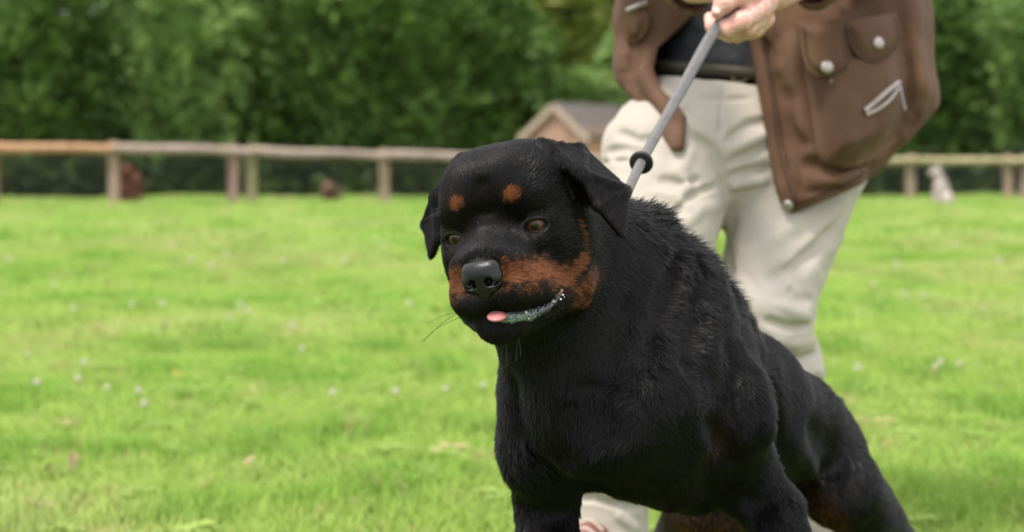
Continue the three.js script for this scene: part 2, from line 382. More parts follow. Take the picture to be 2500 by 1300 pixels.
const pinkWood = std(1, 1, 1, 0.9, { map: woodTexture([182, 150, 140], [134, 104, 96], 5, 0.35) });
{
  const fence = thing('post_and_rail_fence', 'weathered wooden rail fence with wire netting in front of the conifer hedge', 'fence');
  // posts as seen, with their distances: [pixel x, distance, top pixel y, material, radius]
  const posts = [[-980, 34.8, 334, greyWood], [-650, 35.4, 337, greyWood], [-330, 36.0, 340, greyWood], [-20, 36.6, 345, orangeWood], [276, 37.2, 346, paleWood], [568, 38.2, 354, pinkWood], [613, 38.4, 354, mossWood], [938, 39.6, 364, paleWood], [1262, 40.8, 371, greyWood], [1590, 42.0, 376, greyWood], [1910, 43.0, 379, paleWood], [2224, 43.6, 378, paleWood], [2463, 43.6, 378, paleWood], [2502, 43.6, 379, greyWood], [2800, 43.2, 376, greyWood], [3110, 42.9, 374, greyWood], [3420, 42.5, 372, greyWood]];
  const tops = posts.map(([x, d, y, m], i) => {
    const top = P(x, y, d), g = groundHeight(top.x, top.z), h = top.y - g + 0.25;
    const geo = new THREE.CylinderGeometry(0.098, 0.105, h, 10, 4); { const p = geo.attributes.position; for (let k = 0; k < p.count; k++) { const s = 1 + 0.07 * noise(p.getX(k) * 6, p.getY(k) * 3, p.getZ(k) * 6 + i); p.setX(k, p.getX(k) * s); p.setZ(k, p.getZ(k) * s); } geo.computeVertexNormals(); }
    const o = part('post', geo, m, fence); o.position.set(top.x, top.y - h / 2, top.z); o.rotation.set(0.012 * noise(i, 1, 1), i, 0.016 * noise(i, 4, 4));
    return { top, g };
  });
  const railMat = (i) => (i === 2 || i === 3 ? orangeWood : i >= 10 ? mossWood : greyWood);
  for (let i = 0; i + 1 < tops.length; i++) {
    if (i === 5 || i === 12) continue;
    const a = tops[i].top.clone(), b = tops[i + (i === 4 ? 2 : i === 11 ? 2 : 1)].top.clone(); a.y -= 0.13; b.y -= 0.13; a.z += 0.17; b.z += 0.17;
    if (i === 4) b.copy(tops[6].top).add(V(0, -0.13, 0.17));
    const L = a.distanceTo(b), geo = new THREE.CylinderGeometry(0.086, 0.098, L, 10, 10); { const p = geo.attributes.position; for (let k = 0; k < p.count; k++) { const s = 1 + 0.10 * noise(p.getX(k) * 5, p.getY(k) * 1.5, i * 3); p.setX(k, p.getX(k) * s + 0.02 * noise(p.getY(k) * 0.7, i, 0)); p.setZ(k, p.getZ(k) * s); } geo.computeVertexNormals(); }
    const o = part('rail', geo, railMat(i), fence); o.position.copy(a).add(b).multiplyScalar(0.5); o.quaternion.setFromUnitVectors(V(0, 1, 0), b.clone().sub(a).normalize());
  }
  // netting: galvanised wire, one sheet per bay
  const wire = std(0.20, 0.21, 0.20, 0.5, { metalness: 0.4 });
  for (let i = 0; i + 1 < tops.length; i++) {
    if (i === 5 || i === 12) continue;
    const A = tops[i], B = tops[i + (i === 4 ? 2 : i === 11 ? 2 : 1)], list = [], a = A.top, b = B.top, L = Math.hypot(b.x - a.x, b.z - a.z), n = Math.round(L / 0.1);
    const ya = A.g, yb = B.g, up = (t) => mix(a.y, b.y, t) - 0.17, low = (t) => mix(ya, yb, t) + 0.02;
    const strand = (p, q, w) => { const g = new THREE.CylinderGeometry(w, w, p.distanceTo(q), 3, 1, true); const o = new THREE.Object3D(); o.position.copy(p).add(q).multiplyScalar(0.5); o.quaternion.setFromUnitVectors(V(0, 1, 0), q.clone().sub(p).normalize()); o.updateMatrix(); g.applyMatrix4(o.matrix); list.push(g); };
    const at = (t, y) => V(mix(a.x, b.x, t), y, mix(a.z, b.z, t) + 0.14);
    for (let k = 0; k <= n; k++) { const t = k / n; strand(at(t, low(t)), at(t, up(t)), 0.0022); }
    for (let k = 0; k <= 10; k++) { const f = k / 10; strand(at(0, mix(low(0), up(0), f)), at(1, mix(low(1), up(1), f)), k === 10 ? 0.007 : k === 8 ? 0.006 : 0.0022); }
    const o = part('wire_netting', mergeGeometries(list), wire, fence); o.userData.kind = 'stuff';
  }
}
// --- foliage sprays: flat fans of scale leaves
function spray(n, seed, long, wide) {
  const r = mulberry(seed), list = [];
  for (let i = 0; i < n; i++) {
    const a = (i / (n - 1) - 0.5) * 2.0 + (r() - 0.5) * 0.4, L = long * (0.55 + 0.55 * r()), w = wide * (0.7 + 0.6 * r()), g = new THREE.BufferGeometry();
    const dx = Math.sin(a), dz = Math.cos(a), lift = (r() - 0.3) * 0.35;
    const p = (t, s) => [dx * L * t + dz * s, lift * L * t - 0.25 * L * t * t, dz * L * t - dx * s];
    g.setAttribute('position', new THREE.Float32BufferAttribute([...p(0, -w * 0.4), ...p(0, w * 0.4), ...p(0.55, -w), ...p(0.55, w), ...p(1, 0)], 3));
    g.setIndex([0, 2, 1, 1, 2, 3, 2, 4, 3]); g.computeVertexNormals(); list.push(g);
  }
  return mergeGeometries(list);
}
const leafMat = std(1, 1, 1, 0.8, { side: THREE.DoubleSide });
const sprays = [spray(9, 3, 0.25, 0.030), spray(10, 4, 0.23, 0.033), spray(9, 5, 0.27, 0.028)];
const bark = std(0.06, 0.042, 0.03, 0.95);
// a conifer column: outline radius by height, lumpy, with sprays all through its outer shell
function crown(parent, height, radius, count, seed, tones, sp = sprays, low = 0.05, taper = 0.35) {
  const r = mulberry(seed), lists = sp.map(() => []), m = new THREE.Matrix4(), q = new THREE.Quaternion(), q2 = new THREE.Quaternion(), pos = V(0, 0, 0), s = V(1, 1, 1), dir = V(0, 0, 0);
  for (let i = 0; i < count; i++) {
    const a = r() * 6.283, y = low + (height - low) * Math.pow(r(), 0.92), t = y / height;
    const prof = radius * (t > 1 - taper ? Math.sqrt(Math.max(0.0, 1 - ((t - 1 + taper) / taper) ** 2)) : 0.9 + 0.1 * (t / (1 - taper)));
    const lump = 1 + 0.19 * noise(Math.cos(a) * 1.7 + seed, y * 0.6, Math.sin(a) * 1.7) + 0.13 * noise(Math.cos(a) * 4 + seed, y * 2.6, Math.sin(a) * 4);
    const depth = 1 - 0.42 * r() * r(), R = prof * lump * depth;
    pos.set(Math.cos(a) * R, y + (r() - 0.5) * 0.2, Math.sin(a) * R);
    dir.set(Math.cos(a), 0.25 + 0.5 * r() + (t > 0.85 ? 0.8 : 0), Math.sin(a)).normalize(); dir.x += (r() - 0.5) * 0.9; dir.y += (r() - 0.5) * 0.6; dir.z += (r() - 0.5) * 0.9; dir.normalize();
    q.setFromUnitVectors(V(0, 0, 1), dir); q2.setFromAxisAngle(V(0, 0, 1), (r() - 0.5) * 1.6); q.multiply(q2);
    const sc = 0.75 + 0.65 * r(); s.set(sc, sc, sc);
    const v = 0.82 + 0.36 * r(), tip = smooth(-0.2, 0.5, noise(pos.x * 1.6 + seed, pos.y * 1.6, pos.z * 1.6));
    const c = [0, 1, 2].map((k) => mix(tones[0][k], tones[1][k], tip) * v);
    lists[Math.floor(r() * sp.length)].push({ m: m.compose(pos, q, s).clone(), c });
  }
  const g = new THREE.Group(); g.name = 'crown'; parent.add(g);
  sp.forEach((geo, i) => copies('foliage', geo, leafMat, lists[i], g));
  return g;
}
{
  const deep = [[0.150, 0.258, 0.068], [0.225, 0.350, 0.088]];
  const trunkGeo = new THREE.CylinderGeometry(0.07, 0.19, 4.6, 9).translate(0, 2.3, 0);
  const proto = [0, 1, 2].map((v) => { const g = new THREE.Group(); part('trunk', trunkGeo, bark, g); crown(g, 6.6 - 0.35 * v, 1.8, 11000, 20 + v * 9, deep); return g; });
  // [x, z, height factor, turn]
  const row = [[-24.6, -46.6, 1.0], [-22.2, -47.0, 0.97], [-19.8, -47.3, 1.02], [-17.4, -47.6, 1.0], [-14.9, -48.3, 0.95], [-12.5, -48.6, 0.88], [-10.3, -48.4, 1.02], [-7.9, -48.9, 1.0], [-5.4, -49.4, 1.05], [-2.9, -49.6, 1.0], [-1.0, -50.0, 0.98], [1.6, -50.6, 0.60], [4.3, -51.0, 0.95], [6.3, -51.2, 1.02], [8.6, -51.4, 0.97], [10.7, -51.6, 0.95], [12.9, -51.2, 0.93], [15.2, -51.4, 0.95], [17.6, -51.2, 1.0], [20.0, -51.0, 0.97], [22.4, -50.8, 1.02], [24.8, -50.6, 1.0]];
  row.forEach(([x, z, f], i) => {
    const g = proto[i % 3].clone(); g.name = numbered('conifer_tree'); scene.add(g); g.position.set(x, groundHeight(x, z), z); g.rotation.y = i * 1.37; g.scale.set(1, 0.86 * f, 1);
    tag(g, i === 11 ? 'low dark green conifer directly behind the shed' : 'dark green conifer merged into the tall hedge behind the fence', 'tree', i === 11 ? null : 'conifers of the tall hedge');
  });
  for (let i = -3; i < 14; i++) { // a second row behind closes the hedge
    const x = -15 + i * 3.0, z = -51.4 - i * 0.3, g = proto[(i + 4) % 3].clone(); g.name = numbered('conifer_tree'); scene.add(g); g.position.set(x, groundHeight(x, z), z); g.rotation.y = i * 2.1 + 1; g.scale.set(1.15, (x > -0.6 && x < 3.6 ? 0.50 : 0.74) + 0.05 * noise(i, 2, 2), 1.15);
    tag(g, 'dark green conifer standing behind the front row of the hedge', 'tree', 'conifers in the back row of the hedge');
  }
  // paler trees that rise beyond the gap in the hedge
  const pale = [[0.30, 0.36, 0.09], [0.48, 0.52, 0.18]];
  [[1.2, -58, 7.2, 1.9], [3.4, -60, 6.6, 1.7], [13.4, -62, 5.3, 1.9]].forEach(([x, z, h, R], i) => {
    const g = thing('broadleaf_tree', ['pale yellow green tree rising beyond the dip in the hedge', 'smaller pale green tree beside the yellow green one beyond the hedge', 'pale tree low on the skyline beyond the hedge behind the brown jacket'][i], 'tree', V(x, groundHeight(x, z), z));
    part('trunk', trunkGeo, bark, g); crown(g, h, R * 1.25, 9000, 70 + i, pale, sprays.map((s) => s.clone().scale(1.7, 1.7, 1.7)), 0.8, 0.55);
  });
  // undergrowth along the foot of the hedge
  const low = [[0.035, 0.065, 0.02], [0.10, 0.155, 0.035]];
  for (let i = 0; i < 13; i++) {
    const x = -14 + i * 2.35 + rr(-0.5, 0.5), z = -45.6 - i * 0.18 + rr(-0.3, 0.3);
    if (Math.abs(x - 1.4) < 1.9) continue;
    const g = thing('undergrowth_shrub', 'low dark shrub behind the wire netting at the foot of the hedge', 'shrub', V(x, groundHeight(x, z), z), 'shrubs along the hedge foot');
    part('stem', new THREE.CylinderGeometry(0.02, 0.05, 0.6, 7).translate(0, 0.3, 0), bark, g);
    crown(g, rr(0.7, 1.15), rr(0.8, 1.1), 620, 200 + i, low, sprays, 0.02, 0.7);
  }
  // rust, mauve and ochre clumps seen through the netting
  const clump = (px, py, d, w, h, tones, label, n = 520) => { const p = P(px, py, d); p.y = groundHeight(p.x, p.z); const g = thing('garden_shrub', label, 'shrub', p); part('stem', new THREE.CylinderGeometry(0.015, 0.03, h * 0.6, 7).translate(0, h * 0.3, 0), bark, g); crown(g, h, w, Math.round(n * 0.16), Math.round(px), tones, sprays.map((s) => s.clone().scale(0.8, 0.8, 0.8)), 0.02, 1); };
  clump(308, 480, 38.4, 0.22, 0.56, [[0.26, 0.10, 0.065], [0.36, 0.15, 0.10]], 'rounded rust brown shrub beside the pale fence post');
  clump(806, 488, 41, 0.10, 0.30, [[0.22, 0.13, 0.09], [0.30, 0.18, 0.13]], 'small salmon coloured plant behind the netting', 260);
}
stage('hedge');
// --- shed
{
  const d = 46.5, base = P(1358, 490, d); base.y = groundHeight(base.x, base.z);
  const shed = thing('garden_shed', 'small tan wooden shed with a grey felt gable roof', 'shed', base); shed.rotation.y = -0.56;
  const w = 1.62, h = 1.50, apex = 2.18, L = 2.7, pk = [orangeWood, std(1, 1, 1, 0.85, { map: woodTexture([178, 146, 128], [146, 114, 98], 8, 0.3) })];
  const board = 0.135, n = Math.ceil(h / board);
  for (let i = 0; i < n; i++) {
    const y = i * board + board / 2;
    for (const sx of [-1, 1]) { const o = part('side_board', new THREE.BoxGeometry(0.022, board * 1.06, L), pk[0], shed); o.position.set(sx * w / 2, y, -L / 2); o.rotation.z = sx * 0.09; }
    const f = part('front_board', new THREE.BoxGeometry(w + 0.02, board * 1.06, 0.022), pk[1], shed); f.position.set(0, y, 0.012); f.rotation.x = -0.09;
    const bk = part('back_board', new THREE.BoxGeometry(w + 0.02, board * 1.06, 0.022), pk[1], shed); bk.position.set(0, y, -L - 0.012); bk.rotation.x = 0.09;
  }
  const tri = new THREE.Shape(); tri.moveTo(-w / 2, h); tri.lineTo(w / 2, h); tri.lineTo(0, apex); tri.closePath();
  for (const z of [0.0, -L - 0.02]) part('gable', new THREE.ExtrudeGeometry(tri, { depth: 0.02, bevelEnabled: false }).translate(0, 0, z), pk[1], shed);
  const slope = Math.atan2(apex - h, w / 2), len = Math.hypot(apex - h, w / 2) + 0.16, felt = std(0.095, 0.078, 0.070, 0.92);
  for (const s of [-1, 1]) {
    const r = part('roof_slope', new THREE.BoxGeometry(len, 0.035, L + 0.3), felt, shed); r.position.set(s * (Math.cos(slope) * len / 2 - 0.005), apex + 0.02 - Math.sin(slope) * len / 2, -L / 2); r.rotation.z = -s * slope;
    const b = part('barge_board', new THREE.BoxGeometry(len, 0.13, 0.022), std(0.42, 0.33, 0.26, 0.85), shed); b.position.set(s * (Math.cos(slope) * len / 2 - 0.005), apex - 0.05 - Math.sin(slope) * len / 2, 0.155); b.rotation.z = -s * slope;
  }
  const door = part('door', new THREE.BoxGeometry(0.68, 1.5, 0.03), pk[1], shed); door.position.set(0, 0.78, 0.05);
  const hdl = part('handle', new THREE.SphereGeometry(0.025, 10, 8), std(0.1, 0.1, 0.1, 0.4), door); hdl.position.set(0.27, 0, 0.03);
}
// --- pale spotted dog sitting by the fence
{
  const d = 38.6, g0 = P(2292, 512, d); g0.y = groundHeight(g0.x, g0.z);
  const dog = thing('sitting_dog', 'pale greyish white spotted dog sitting in the grass by the fence', 'dog', g0);
  const f = new Field();
  f.cone([0.10, 0.16, 0.0], [0.03, 0.44, 0.03], 0.155, 0.115, 0.06);                 // trunk, rump to shoulders
  f.ell([0.14, 0.13, 0.10], [0.12, 0.13, 0.15], 0.05); f.ell([0.12, 0.13, -0.12], [0.11, 0.12, 0.13], 0.05); // haunches
  f.cone([0.02, 0.46, 0.03], [-0.03, 0.60, 0.05], 0.10, 0.078, 0.05);               // neck
  f.ell([-0.05, 0.665, 0.05], [0.092, 0.085, 0.085], 0.03);                         // skull
  f.cone([-0.10, 0.655, 0.07], [-0.19, 0.615, 0.10], 0.052, 0.036, 0.03);           // muzzle
  f.ell([0.0, 0.65, 0.125], [0.035, 0.07, 0.018], 0.015); f.ell([0.0, 0.66, -0.035], [0.035, 0.07, 0.018], 0.015); // ears
  for (const s of [-1, 1]) { f.chain([[-0.04, 0.36, 0.03 + 0.08 * s], [-0.07, 0.2, 0.03 + 0.085 * s], [-0.075, 0.03, 0.03 + 0.085 * s]], [0.06, 0.036, 0.03], 0.03); f.ell([-0.10, 0.03, 0.03 + 0.085 * s], [0.055, 0.03, 0.036], 0.02); f.ell([0.02, 0.035, 0.03 + 0.15 * s], [0.085, 0.035, 0.04], 0.02); }
  f.chain([[0.24, 0.1, 0], [0.34, 0.05, -0.05], [0.40, 0.05, -0.15]], [0.03, 0.02, 0.012], 0.02);
  const geo = solid(f, [-0.3, -0.02, -0.35], [0.5, 0.8, 0.4], 0.012, (x, y, z) => { const n = noise(x * 16, y * 16, z * 16), t = smooth(0.42, 0.55, n), b = 0.9 + 0.2 * noise(x * 5, y * 5, z * 5); return [mix(0.50, 0.16, t) * b, mix(0.43, 0.12, t) * b, mix(0.40, 0.11, t) * b]; });
  part('body', geo, std(1, 1, 1, 0.85, { vertexColors: true }), dog);
  const nose = part('nose', new THREE.SphereGeometry(0.02, 12, 10), std(0.02, 0.02, 0.02, 0.4), dog); nose.position.set(-0.222, 0.618, 0.11);
  for (const s of [-1, 1]) { const e = part('eye', new THREE.SphereGeometry(0.012, 10, 8), std(0.01, 0.01, 0.01, 0.2), dog); e.position.set(-0.125, 0.685, 0.06 + 0.045 * s); }
}
// ---------------------------------------------------------------- the handler
const person = thing('person', 'person in an open brown jacket and cream trousers leaning back on the lead', 'person', P(1760, 1400, 4.05).setY(0));
const PO = person.position.clone();
const own = (geo) => copyTo(geo, PO);                      // the person's parts are kept round the feet

const PP0 = (x, y, d) => A3(P(x, y, d)), F3 = (list) => list.map(([x, y, d]) => PP0(x, y, d));
// --- trousers
{
  const f = new Field();
  f.cone(PP0(1640, 385, 4.02), PP0(1900, 360, 4.1), 0.132, 0.165, 0.06);
  f.cone(PP0(1740, 270, 4.1), PP0(1880, 280, 4.12), 0.15, 0.15, 0.06);
  f.cone(PP0(1638, 390, 4.0), PP0(1590, 730, 3.86), 0.130, 0.092, 0.03);
  f.chain([PP0(1590, 730, 3.86), PP0(1545, 1000, 3.92), PP0(1490, 1215, 4.0), PP0(1482, 1300, 4.0)], [0.092, 0.074, 0.072, 0.082], 0.03);
  f.cone(PP0(1950, 385, 4.1), PP0(1868, 770, 3.94), 0.142, 0.085, 0.03);
  f.chain([PP0(1868, 770, 3.94), PP0(1900, 900, 4.0), PP0(1925, 1090, 4.1), PP0(1938, 1240, 4.18), PP0(1945, 1370, 4.2)], [0.085, 0.084, 0.078, 0.080, 0.094], 0.03);
  // waist: cut flat under the belt
  { const n = V(0.10, 1, 0.05).normalize(), o = P(1760, 200, 4.0), k = n.dot(o); f.add((x, y, z) => n.x * x + n.y * y + n.z * z - k, A3(o), 1e6, 0, 2); }
  // open legs at the hems
  f.cone(PP0(1482, 1400, 4.0), PP0(1484, 1290, 4.0), 0.074, 0.07, 0.004, 1);
  f.cone(PP0(1946, 1470, 4.2), PP0(1945, 1350, 4.2), 0.086, 0.080, 0.004, 1);
  // folds, as they run in the cloth: [points], width, height
  const base = new Field(); base.prims = [...f.prims];
  const R = (pts, w, a) => f.fold(pts.map((p) => snap(base, ...p)), w * 0.68, a * 1.8);
  R([[1500, 320, 3.9], [1560, 345, 3.88], [1610, 340, 3.88]], 0.013, -0.006);
  R([[1480, 372, 3.92], [1530, 365, 3.88], [1590, 378, 3.87]], 0.012, -0.006);
  R([[1470, 400, 3.92], [1540, 392, 3.88]], 0.010, -0.004);
  R([[1690, 330, 3.9], [1740, 370, 3.89], [1765, 420, 3.9], [1775, 480, 3.92]], 0.013, -0.017);        // fly and crotch
  R([[1775, 400, 3.92], [1840, 375, 3.93], [1890, 350, 3.95]], 0.011, -0.012);
  R([[1780, 370, 3.92], [1850, 335, 3.93], [1890, 320, 3.95]], 0.011, 0.009);
  R([[1770, 345, 3.92], [1830, 305, 3.94], [1880, 295, 3.95]], 0.012, -0.011);
  R([[1775, 435, 3.92], [1820, 420, 3.92], [1890, 408, 3.95]], 0.011, -0.009);
  R([[1775, 460, 3.93], [1830, 447, 3.92], [1880, 440, 3.94]], 0.012, 0.008);
  R([[1690, 355, 3.9], [1660, 420, 3.88], [1690, 480, 3.88]], 0.018, 0.008);
  R([[1600, 440, 3.87], [1660, 450, 3.87], [1720, 440, 3.88]], 0.014, -0.007);
  R([[1760, 450, 3.9], [1690, 475, 3.88], [1640, 530, 3.87], [1600, 560, 3.87]], 0.010, -0.010);
  R([[1765, 500, 3.9], [1710, 510, 3.89], [1660, 560, 3.87]], 0.016, 0.007);
  R([[1580, 470, 3.87], [1640, 480, 3.86], [1700, 520, 3.88]], 0.012, 0.006);
  R([[1540, 540, 3.88], [1600, 520, 3.86], [1660, 540, 3.87]], 0.012, -0.006);
  // front and outside of the near thigh, bunching behind the knee
  R([[1990, 500, 3.95], [1900, 580, 3.88], [1800, 640, 3.86]], 0.022, 0.007);
  R([[2050, 540, 4.0], [1960, 640, 3.9], [1860, 700, 3.86]], 0.020, -0.007);
  R([[1960, 600, 3.9], [1950, 680, 3.9], [1975, 740, 3.95]], 0.018, -0.006);
  R([[1925, 700, 3.87], [1945, 730, 3.88], [1985, 735, 3.95]], 0.013, -0.012);
  R([[1900, 745, 3.86], [1945, 765, 3.88], [1975, 775, 3.93]], 0.012, 0.012);
  R([[1860, 780, 3.86], [1920, 800, 3.87], [1985, 795, 3.95]], 0.013, -0.010);
  R([[1880, 830, 3.88], [1940, 842, 3.9], [1995, 830, 3.97]], 0.013, 0.011);
  R([[1890, 872, 3.9], [1950, 880, 3.93], [2000, 862, 4.0]], 0.012, -0.010);
  R([[1900, 905, 3.92], [1960, 915, 3.95], [2005, 900, 4.02]], 0.013, 0.010);
  R([[1910, 945, 3.95], [1960, 950, 3.98], [2008, 935, 4.04]], 0.012, -0.009);
  R([[1850, 1240, 4.1], [1930, 1255, 4.1], [2020, 1245, 4.15]], 0.014, 0.010);
  R([[1790, 520, 3.9], [1775, 600, 3.88], [1790, 680, 3.86]], 0.012, -0.006);
  R([[2080, 470, 4.02], [2000, 560, 3.92], [1905, 660, 3.87]], 0.012, 0.006);
  R([[1700, 235, 3.92], [1760, 245, 3.92], [1840, 240, 3.93]], 0.008, -0.004);                // waistband seam
  R([[1768, 215, 3.93], [1762, 280, 3.92], [1756, 340, 3.91]], 0.007, -0.005);                // fly
  R([[1690, 250, 3.92], [1650, 300, 3.9], [1610, 330, 3.9]], 0.007, -0.006);                  // slant pocket
  // lower leg by the shoe: a loose cuff with deep drapes
  R([[1400, 1215, 3.94], [1450, 1216, 3.92], [1520, 1232, 3.92], [1575, 1240, 3.95]], 0.010, -0.016);
  R([[1405, 1185, 3.93], [1480, 1180, 3.92], [1560, 1205, 3.93]], 0.016, 0.010);
  R([[1500, 1250, 3.92], [1530, 1275, 3.92], [1560, 1300, 3.94]], 0.012, 0.010);
  R([[1480, 1130, 3.9], [1530, 1150, 3.9], [1580, 1140, 3.92]], 0.016, -0.010);
  f.warp((x, y, z) => fbm(x * 8, y * 10, z * 8, 2), 0.005);
  f.warp((x, y, z) => { const n = noise(x * 5, y * 5, z * 5); return Math.sin((y * 0.8 + x * 0.5 + 0.06 * n) * 70) * smooth(0, 0.6, noise(x * 6 + 3, y * 6, z * 6)); }, 0.002);
  const lo = [0.05, 0.02, -4.5], hi = [0.78, 1.05, -3.65];
  const cloth = std(1, 1, 1, 0.92, { vertexColors: true });
  const geo = solid(f, lo, hi, 0.0055, (x, y, z) => { const n = 1 + 0.05 * fbm(x * 9, y * 9, z * 9, 3) + 0.03 * noise(x * 120, y * 120, z * 120); return [0.44 * n, 0.400 * n, 0.346 * n]; });
  const t = part('trousers', own(geo), cloth, person); t.userData.label = 'cream cotton trousers with soft creases';
  // belt and buckle
  const belt = []; for (let i = 0; i < 28; i++) { const a = i / 28 * Math.PI * 2; belt.push(P(1790, 196, 4.12).add(V(Math.cos(a) * 0.172, -0.017 * Math.cos(a) + 0.008, Math.sin(a) * 0.166))); }
  const strap = tube(belt, 0.013, 90, 8, true);
  part('belt', own(strap), std(0.035, 0.03, 0.016, 0.6), person);
  const bk = part('buckle', new THREE.TorusGeometry(0.013, 0.004, 8, 20), std(0.16, 0.14, 0.08, 0.4, { metalness: 0.8 }), person); bk.position.copy(P(1806, 186, 3.952).sub(PO)); bk.scale.set(1.1, 0.9, 1);
}
stage('trousers');
// --- jumper
{
  const f = new Field();
  f.cone(PP0(1790, 190, 4.13), PP0(1850, -220, 4.2), 0.158, 0.17, 0.05);
  f.cone(PP0(1700, -360, 4.2), PP0(2030, -370, 4.2), 0.10, 0.10, 0.08);
  { const n = V(0.10, -1, 0.05).normalize(), o = P(1760, 196, 4.0), k = n.dot(o); f.add((x, y, z) => n.x * x + n.y * y + n.z * z - k, A3(o), 1e6, 0, 2); }
  f.fold(F3([[1700, 140, 3.98], [1760, 150, 3.97], [1830, 148, 3.97]]), 0.016, 0.008);
  f.fold(F3([[1700, 110, 3.98], [1770, 115, 3.97], [1830, 105, 3.97]]), 0.016, -0.007);
  f.warp((x, y, z) => fbm(x * 12, y * 18, z * 12, 3), 0.006);
  const geo = solid(f, [0.1, 0.9, -4.5], [0.85, 1.6, -3.85], 0.008, (x, y, z) => { const n = 1 + 0.3 * noise(x * 30, y * 30, z * 30); return [0.016 * n, 0.0175 * n, 0.022 * n]; });
  part('jumper', own(geo), std(1, 1, 1, 0.9, { vertexColors: true }), person);
}
// --- jacket: an open shell of waxed cloth
const outer = new Field();
{
  const f = outer;
  f.cone(PP0(2100, -300, 4.2), PP0(2095, 60, 4.13), 0.150, 0.140, 0.05);
  f.cone(PP0(2095, 60, 4.13), PP0(2100, 235, 4.1), 0.140, 0.144, 0.05);
  f.cone(PP0(2100, 235, 4.1), PP0(2010, 420, 4.0), 0.142, 0.085, 0.05);
  f.cone(PP0(1905, -40, 3.97), PP0(1955, 475, 3.93), 0.070, 0.044, 0.04);
  f.cone(PP0(2000, 100, 3.99), PP0(2010, 430, 3.94), 0.085, 0.06, 0.05);
  f.cone(PP0(1860, -200, 4.22), PP0(1850, 120, 4.24), 0.19, 0.18, 0.06);         // back
  f.cone(PP0(1690, -200, 4.12), PP0(1590, 30, 4.06), 0.11, 0.066, 0.05);
  f.cone(PP0(1590, 30, 4.06), PP0(1582, 165, 4.05), 0.062, 0.064, 0.04);
  f.cone(PP0(1582, 165, 4.05), PP0(1588, 205, 4.0), 0.060, 0.044, 0.03);
  f.tri(PP0(1545, 225, 3.98), PP0(1645, 262, 3.90), PP0(1654, 356, 3.858), 0.008, 0.012);
  f.tri(PP0(1590, 235, 3.95), PP0(1666, 285, 3.875), PP0(1656, 362, 3.857), 0.008, 0.006);
  f.tri(PP0(1560, 190, 3.97), PP0(1640, 225, 3.92), PP0(1645, 262, 3.90), 0.010, 0.03);
  f.cone(PP0(1660, 60, 4.12), PP0(1650, 190, 4.12), 0.09, 0.07, 0.05);
  f.cone(PP0(1690, -380, 4.2), PP0(2050, -390, 4.2), 0.115, 0.12, 0.08);         // shoulders
  const base = new Field(); base.prims = [...f.prims];
  const R = (pts, w, a) => f.fold(pts.map((p) => snap(base, ...p)), w, a * 1.15);
  R([[1870, 60, 3.9], [1900, 180, 3.88], [1935, 280, 3.88]], 0.020, -0.006);                 // behind the front facing
  R([[1900, 130, 3.9], [1925, 250, 3.88], [1975, 340, 3.88], [2000, 400, 3.88]], 0.018, 0.012);
  R([[1915, 200, 3.9], [1945, 300, 3.88], [1985, 385, 3.88]], 0.016, -0.010);
  R([[1840, 120, 3.9], [1870, 300, 3.88], [1905, 500, 3.88]], 0.008, 0.006);
  R([[2180, 60, 4.0], [2190, 160, 4.0], [2200, 280, 4.0]], 0.020, -0.010);
  R([[2230, 20, 4.05], [2240, 140, 4.05], [2250, 260, 4.05]], 0.018, 0.008);
  R([[2130, 370, 3.98], [2180, 330, 4.0], [2230, 290, 4.05]], 0.016, -0.010);
  R([[2100, 420, 3.95], [2170, 360, 4.0], [2240, 320, 4.06]], 0.013, 0.009);
  R([[1950, 395, 3.88], [2020, 415, 3.9], [2120, 400, 3.96]], 0.013, -0.014);
  R([[1960, 470, 3.88], [2030, 462, 3.92], [2110, 425, 3.98]], 0.008, -0.006);               // hem seam
  R([[1940, 300, 3.88], [1945, 400, 3.88], [1950, 490, 3.88]], 0.007, -0.006);
  R([[1555, 60, 4.0], [1545, 150, 3.98], [1555, 230, 4.0]], 0.012, -0.012);
  R([[1600, 100, 3.98], [1575, 170, 3.97], [1600, 240, 3.97], [1640, 290, 3.97]], 0.012, 0.010);
  R([[1530, 120, 4.0], [1525, 180, 4.0]], 0.014, 0.008);
  R([[2235, -40, 4.06], [2225, 120, 4.04], [2238, 250, 4.05]], 0.030, 0.016);
  R([[2205, 40, 4.03], [2206, 180, 4.02], [2215, 300, 4.04]], 0.022, -0.016);
  R([[1880, 60, 3.93], [1915, 240, 3.9], [1935, 400, 3.9]], 0.022, -0.012);
  R([[1930, 60, 3.93], [1945, 230, 3.9], [1960, 360, 3.9]], 0.022, 0.010);
  R([[2060, 20, 3.95], [2090, 60, 3.97], [2180, 40, 4.02]], 0.016, -0.012);
  R([[2210, 120, 4.02], [2215, 220, 4.02], [2190, 320, 4.02]], 0.016, -0.014);
  R([[2260, 200, 4.1], [2240, 280, 4.06], [2190, 350, 4.02]], 0.014, 0.010);
  R([[2250, 250, 4.1], [2215, 330, 4.04], [2150, 390, 4.0]], 0.010, -0.010);
  R([[1880, 330, 3.9], [1900, 420, 3.9], [1925, 480, 3.9]], 0.014, 0.007);
  R([[1985, 440, 3.9], [2050, 445, 3.93], [2100, 415, 3.96]], 0.012, 0.008);
  R([[1850, 30, 3.92], [1890, 120, 3.9], [1905, 200, 3.9]], 0.012, 0.009);
  f.warp((x, y, z) => fbm(x * 8, y * 5, z * 8, 2), 0.009);
}
